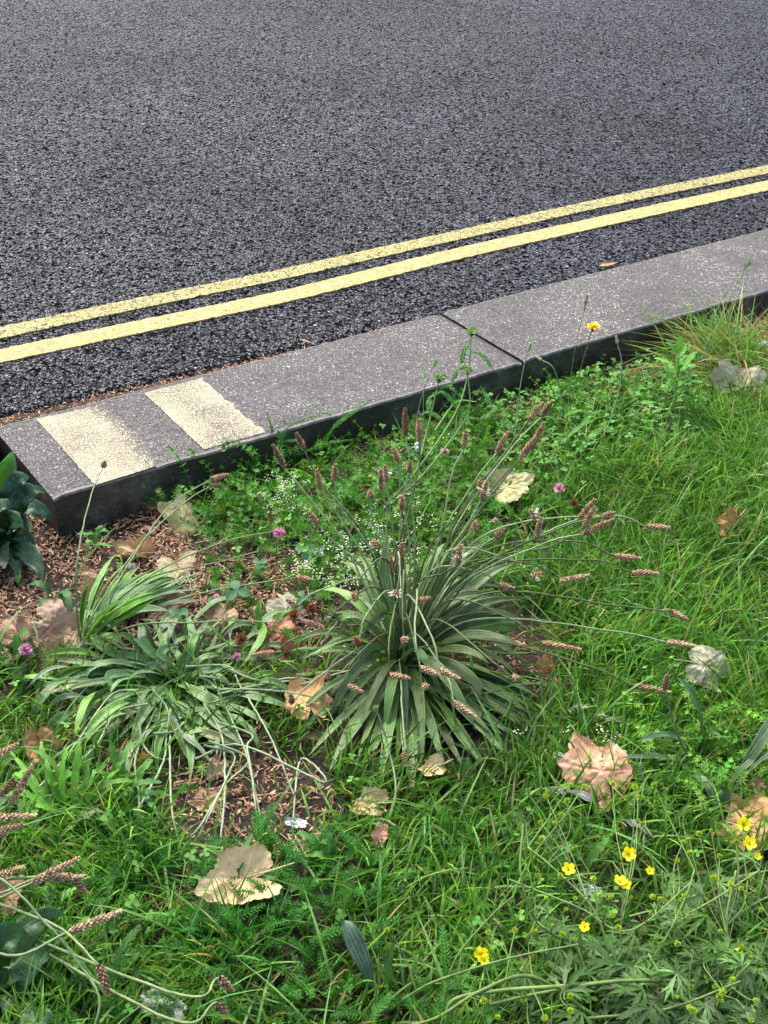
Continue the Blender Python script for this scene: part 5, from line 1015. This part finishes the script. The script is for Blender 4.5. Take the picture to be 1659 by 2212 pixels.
clump((1060, 1890), 'sheaf of long grass blades lying to the right of the middle', 60, .15, .012, (.06, .19, .04), .003, (.6, .5), .03, .4)
clump((500, 2080), 'tall dark blades standing in the bottom grass left of the feathery yarrow', 120, .11, .025, (.04, .17, .02), .0034, (-.1, .1), .05, .9)
def seeding(l, hs, label, C=(.13, .25, .08), r=.0008, hC=(.42, .45, .27)):
    X = G2(l); b = X[0]; e = empty('seeding_grass', b, label, 'grass stalk', 'tall seeding grass stalks'); mb = MB(); Y = smooth_line(X, 8) - b; tube(mb, Y, r, r * .6, C, 5); build(mb, 'stem', M_stem, e)
    n = 34; k = len(Y); q = np.linspace(1 - hs, 1, n) * (k - 1); P = np.stack([np.interp(q, np.arange(k), Y[:, j]) for j in range(3)], 1); T = nz(Y[-1] - Y[-4]); mb = MB()
    ribbons(mb, P, nz(T + rng.normal(0, .35, (n, 3))), rng.uniform(.006, .011, n), .0018, (0, 0, 0), [.4, 1, .1], rng.normal(0, 1, (n, 3)), 3, .3, jitter(hC, n, .2)); build(mb, 'seed_head', M_flower, e)
seeding([(1500, 830, .02), (1570, 660, .15), (1625, 550, .25), (1655, 480, .30), (1668, 440, .33)], .25, 'tall grass stalk with pale seed head at the right edge over the kerb')
seeding([(1510, 830, .02), (1540, 690, .13), (1590, 600, .20), (1618, 570, .23)], .2, 'thin grass stalk leaning over the right kerb stone', hC=(.12, .22, .07))
seeding([(1222, 935, .02), (1235, 800, .13), (1250, 720, .22), (1268, 645, .29)], .12, 'thin upright grass stalk just left of the yellow flower', hC=(.12, .2, .07))
seeding([(895, 960, .02), (905, 880, .08), (928, 810, .14), (942, 782, .17)], .2, 'short grass stalk at the kerb behind the brown spikes', hC=(.2, .36, .12)); seeding([(915, 960, .02), (915, 860, .1), (918, 796, .14)], .2, 'upright grass stalk next to the short leaning one', hC=(.2, .36, .12))
seeding([(1440, 1560, .02), (1420, 1320, .2), (1445, 1130, .3), (1500, 1010, .34)], .1, 'long thin stalk rising from the tall lawn', hC=(.12, .2, .06)); seeding([(840, 1780, .02), (855, 1700, .04), (835, 1600, .07), (812, 1530, .12)], .05, 'pale stalk fallen from the big plantain to the grass', (.28, .33, .18), .0018, (.28, .33, .18))
seeding([(700, 1240, .02), (720, 1190, .12), (735, 1120, .2)], .2, 'thin stalk left behind the spikes over the bedstraw', hC=(.12, .2, .06)); seeding([(1350, 1590, .02), (1345, 1560, .05), (1300, 1545, .06)], .6, 'pale panicle low in the lawn above the pink dead leaf', hC=(.5, .5, .35)); seeding([(1210, 1560, .02), (1230, 1530, .05), (1260, 1525, .06)], .6, 'pale seed panicle at the right tips of the big plantain', hC=(.5, .5, .35))

# ------------------------------------------------------------------ litter: plastic and scraps
def scrap(u, v, h, sx, sy, label, mat, rot=0, crump=.4, tilt=20, name='plastic_scrap'):
    p = G(u, v, h); mb = MB(); n = 13; V = []
    for a_ in range(n):
        for b_ in range(n):
            x, y = a_ / (n - 1) - .5, b_ / (n - 1) - .5; k = 1 - .35 * abs(y) - .2 * mnoise.noise((x * 4, y * 4, u))
            V.append((x * sx * k, y * sy * (1 - .5 * abs(x)), crump * sx * (mnoise.noise((x * 5 + u, y * 5, v)) * .5 + x * x)))
    i = np.arange(n - 1)[:, None] * n + np.arange(n - 1)[None]; mb.add(V, np.stack([i, i + n, i + n + 1, i + 1], -1).reshape(-1, 4)); o = build(mb, name, mat); o.location = Vector(p); o.rotation_euler = (R_(tilt), 0, R_(rot)); return tag(o, label, 'litter')
M_white = mat_plain('white_paper', (.75, .77, .8), .5); M_stone = mat_plain('stone', (.22, .19, .18), .6); M_black = mat_plain('black_plastic', (.02, .02, .02), .4)
scrap(355, 2178, .025, .06, .034, 'crumpled clear plastic wrapper in the grass at the bottom', M_film, -30, .5, 20)
scrap(447, 1003, .035, .03, .03, 'clear plastic scrap standing against the kerb face', M_film, 20, .9, 60); scrap(490, 985, .04, .03, .014, 'bright clear strip of film beside the kerb', M_film, 60, .6, 40)
scrap(640, 1778, .008, .032, .014, 'small white scrap on the bare seed patch', M_white, -10, .3, 15, 'paper_scrap'); scrap(1652, 742, .03, .04, .016, 'white paper scrap in dry grass at the right edge', M_white, 5, .3, 15, 'paper_scrap')
scrap(1102, 925, .03, .02, .024, 'small white tissue scrap right of the tall spikes', M_white, 60, .6, 50, 'paper_scrap'); scrap(1285, 893, .01, .03, .014, 'white fleck of paper among brown seeds below the hawkbit', M_white, 10, .4, 15, 'paper_scrap'); scrap(905, 965, .04, .022, .02, 'white scrap hanging between the two dark spikes', M_white, 30, .5, 50, 'paper_scrap'); scrap(257, 1315, .02, .02, .02, 'crushed white and blue scrap at the swept plantain', M_white, 30, .8, 40, 'paper_scrap')
scrap(1275, 1922, .03, .03, .014, 'thin white film caught under the buttercup flowers', M_film, -20, .5, 20)
def stone(u, v, h, s, label, z=None):
    p = G(u, v, h) if z is None else W(u, v, z); mb = MB(); n = 10; th = np.linspace(0, math.pi, n)[:, None]; ph = np.linspace(0, 2 * math.pi, 14, endpoint=False)[None]
    V = np.stack([np.sin(th) * np.cos(ph), np.sin(th) * np.sin(ph), np.cos(th) * np.ones_like(ph)], -1).reshape(-1, 3); V = V * np.array([[1 + .35 * mnoise.noise(tuple(q * 1.6 + u))] for q in V]) * np.array(s); i = np.arange(n - 1)[:, None] * 14; k = np.arange(14)[None]
    mb.add(V, np.stack([i + k, i + 14 + k, i + 14 + (k + 1) % 14, i + (k + 1) % 14], -1).reshape(-1, 4)); o = build(mb, 'stone', M_stone); o.location = Vector(p); tag(o, label, 'stone')
stone(485, 1271, .004, (.016, .009, .006), 'grey flat stone lying on seeds before the painted kerb') if False else stone(322, 1272, .004, (.014, .008, .006), 'flat grey stone on seeds behind the swept leaves'); stone(325, 1270 - 128, .003, (.014, .006, .004), 'thin flat stone on brown seeds before the painted kerb'); stone(285, 1225, .003, (.012, .009, .007), 'dark rounded stone beside the rolled dead leaf')
stone(168, 912, 0, (.012, .007, .004), 'small grey stone in the gutter beyond the painted kerb', ROADZ + .002); stone(560, 812, 0, (.012, .006, .003), 'pale chip in the gutter near the middle', ROADZ + .002)
# the little yellow leaf on the road edge and the dried head lying on the kerb paint
p = W(1312, 574, ROADZ + .004); mb = MB(); ribbons(mb, [np.zeros(3)], [(1, .1, .05)], .045, .012, (0, 0, .1), [.2, .8, 1, .7, .1], (0, -.3, 1), 5, .3, (.45, .42, .1), (.4, .15, .05)); o = build(mb, 'small_leaf', M_dead); o.location = Vector(p - [.02, 0, 0]); tag(o, 'small yellow and red leaf on the road edge by the kerb', 'leaf')
p = W(664, 740, .0); mb = MB(); ribbons(mb, [np.zeros(3)], [(-.8, .4, .1)], .022, .004, (0, 0, 0), [1, 1, .8], (0, 0, 1), 3, .2, (.6, .33, .15)); o = build(mb, 'small_leaf', M_dead); o.location = Vector(p + [.005, 0, .001]); tag(o, 'orange sliver of leaf at the far kerb edge', 'leaf')
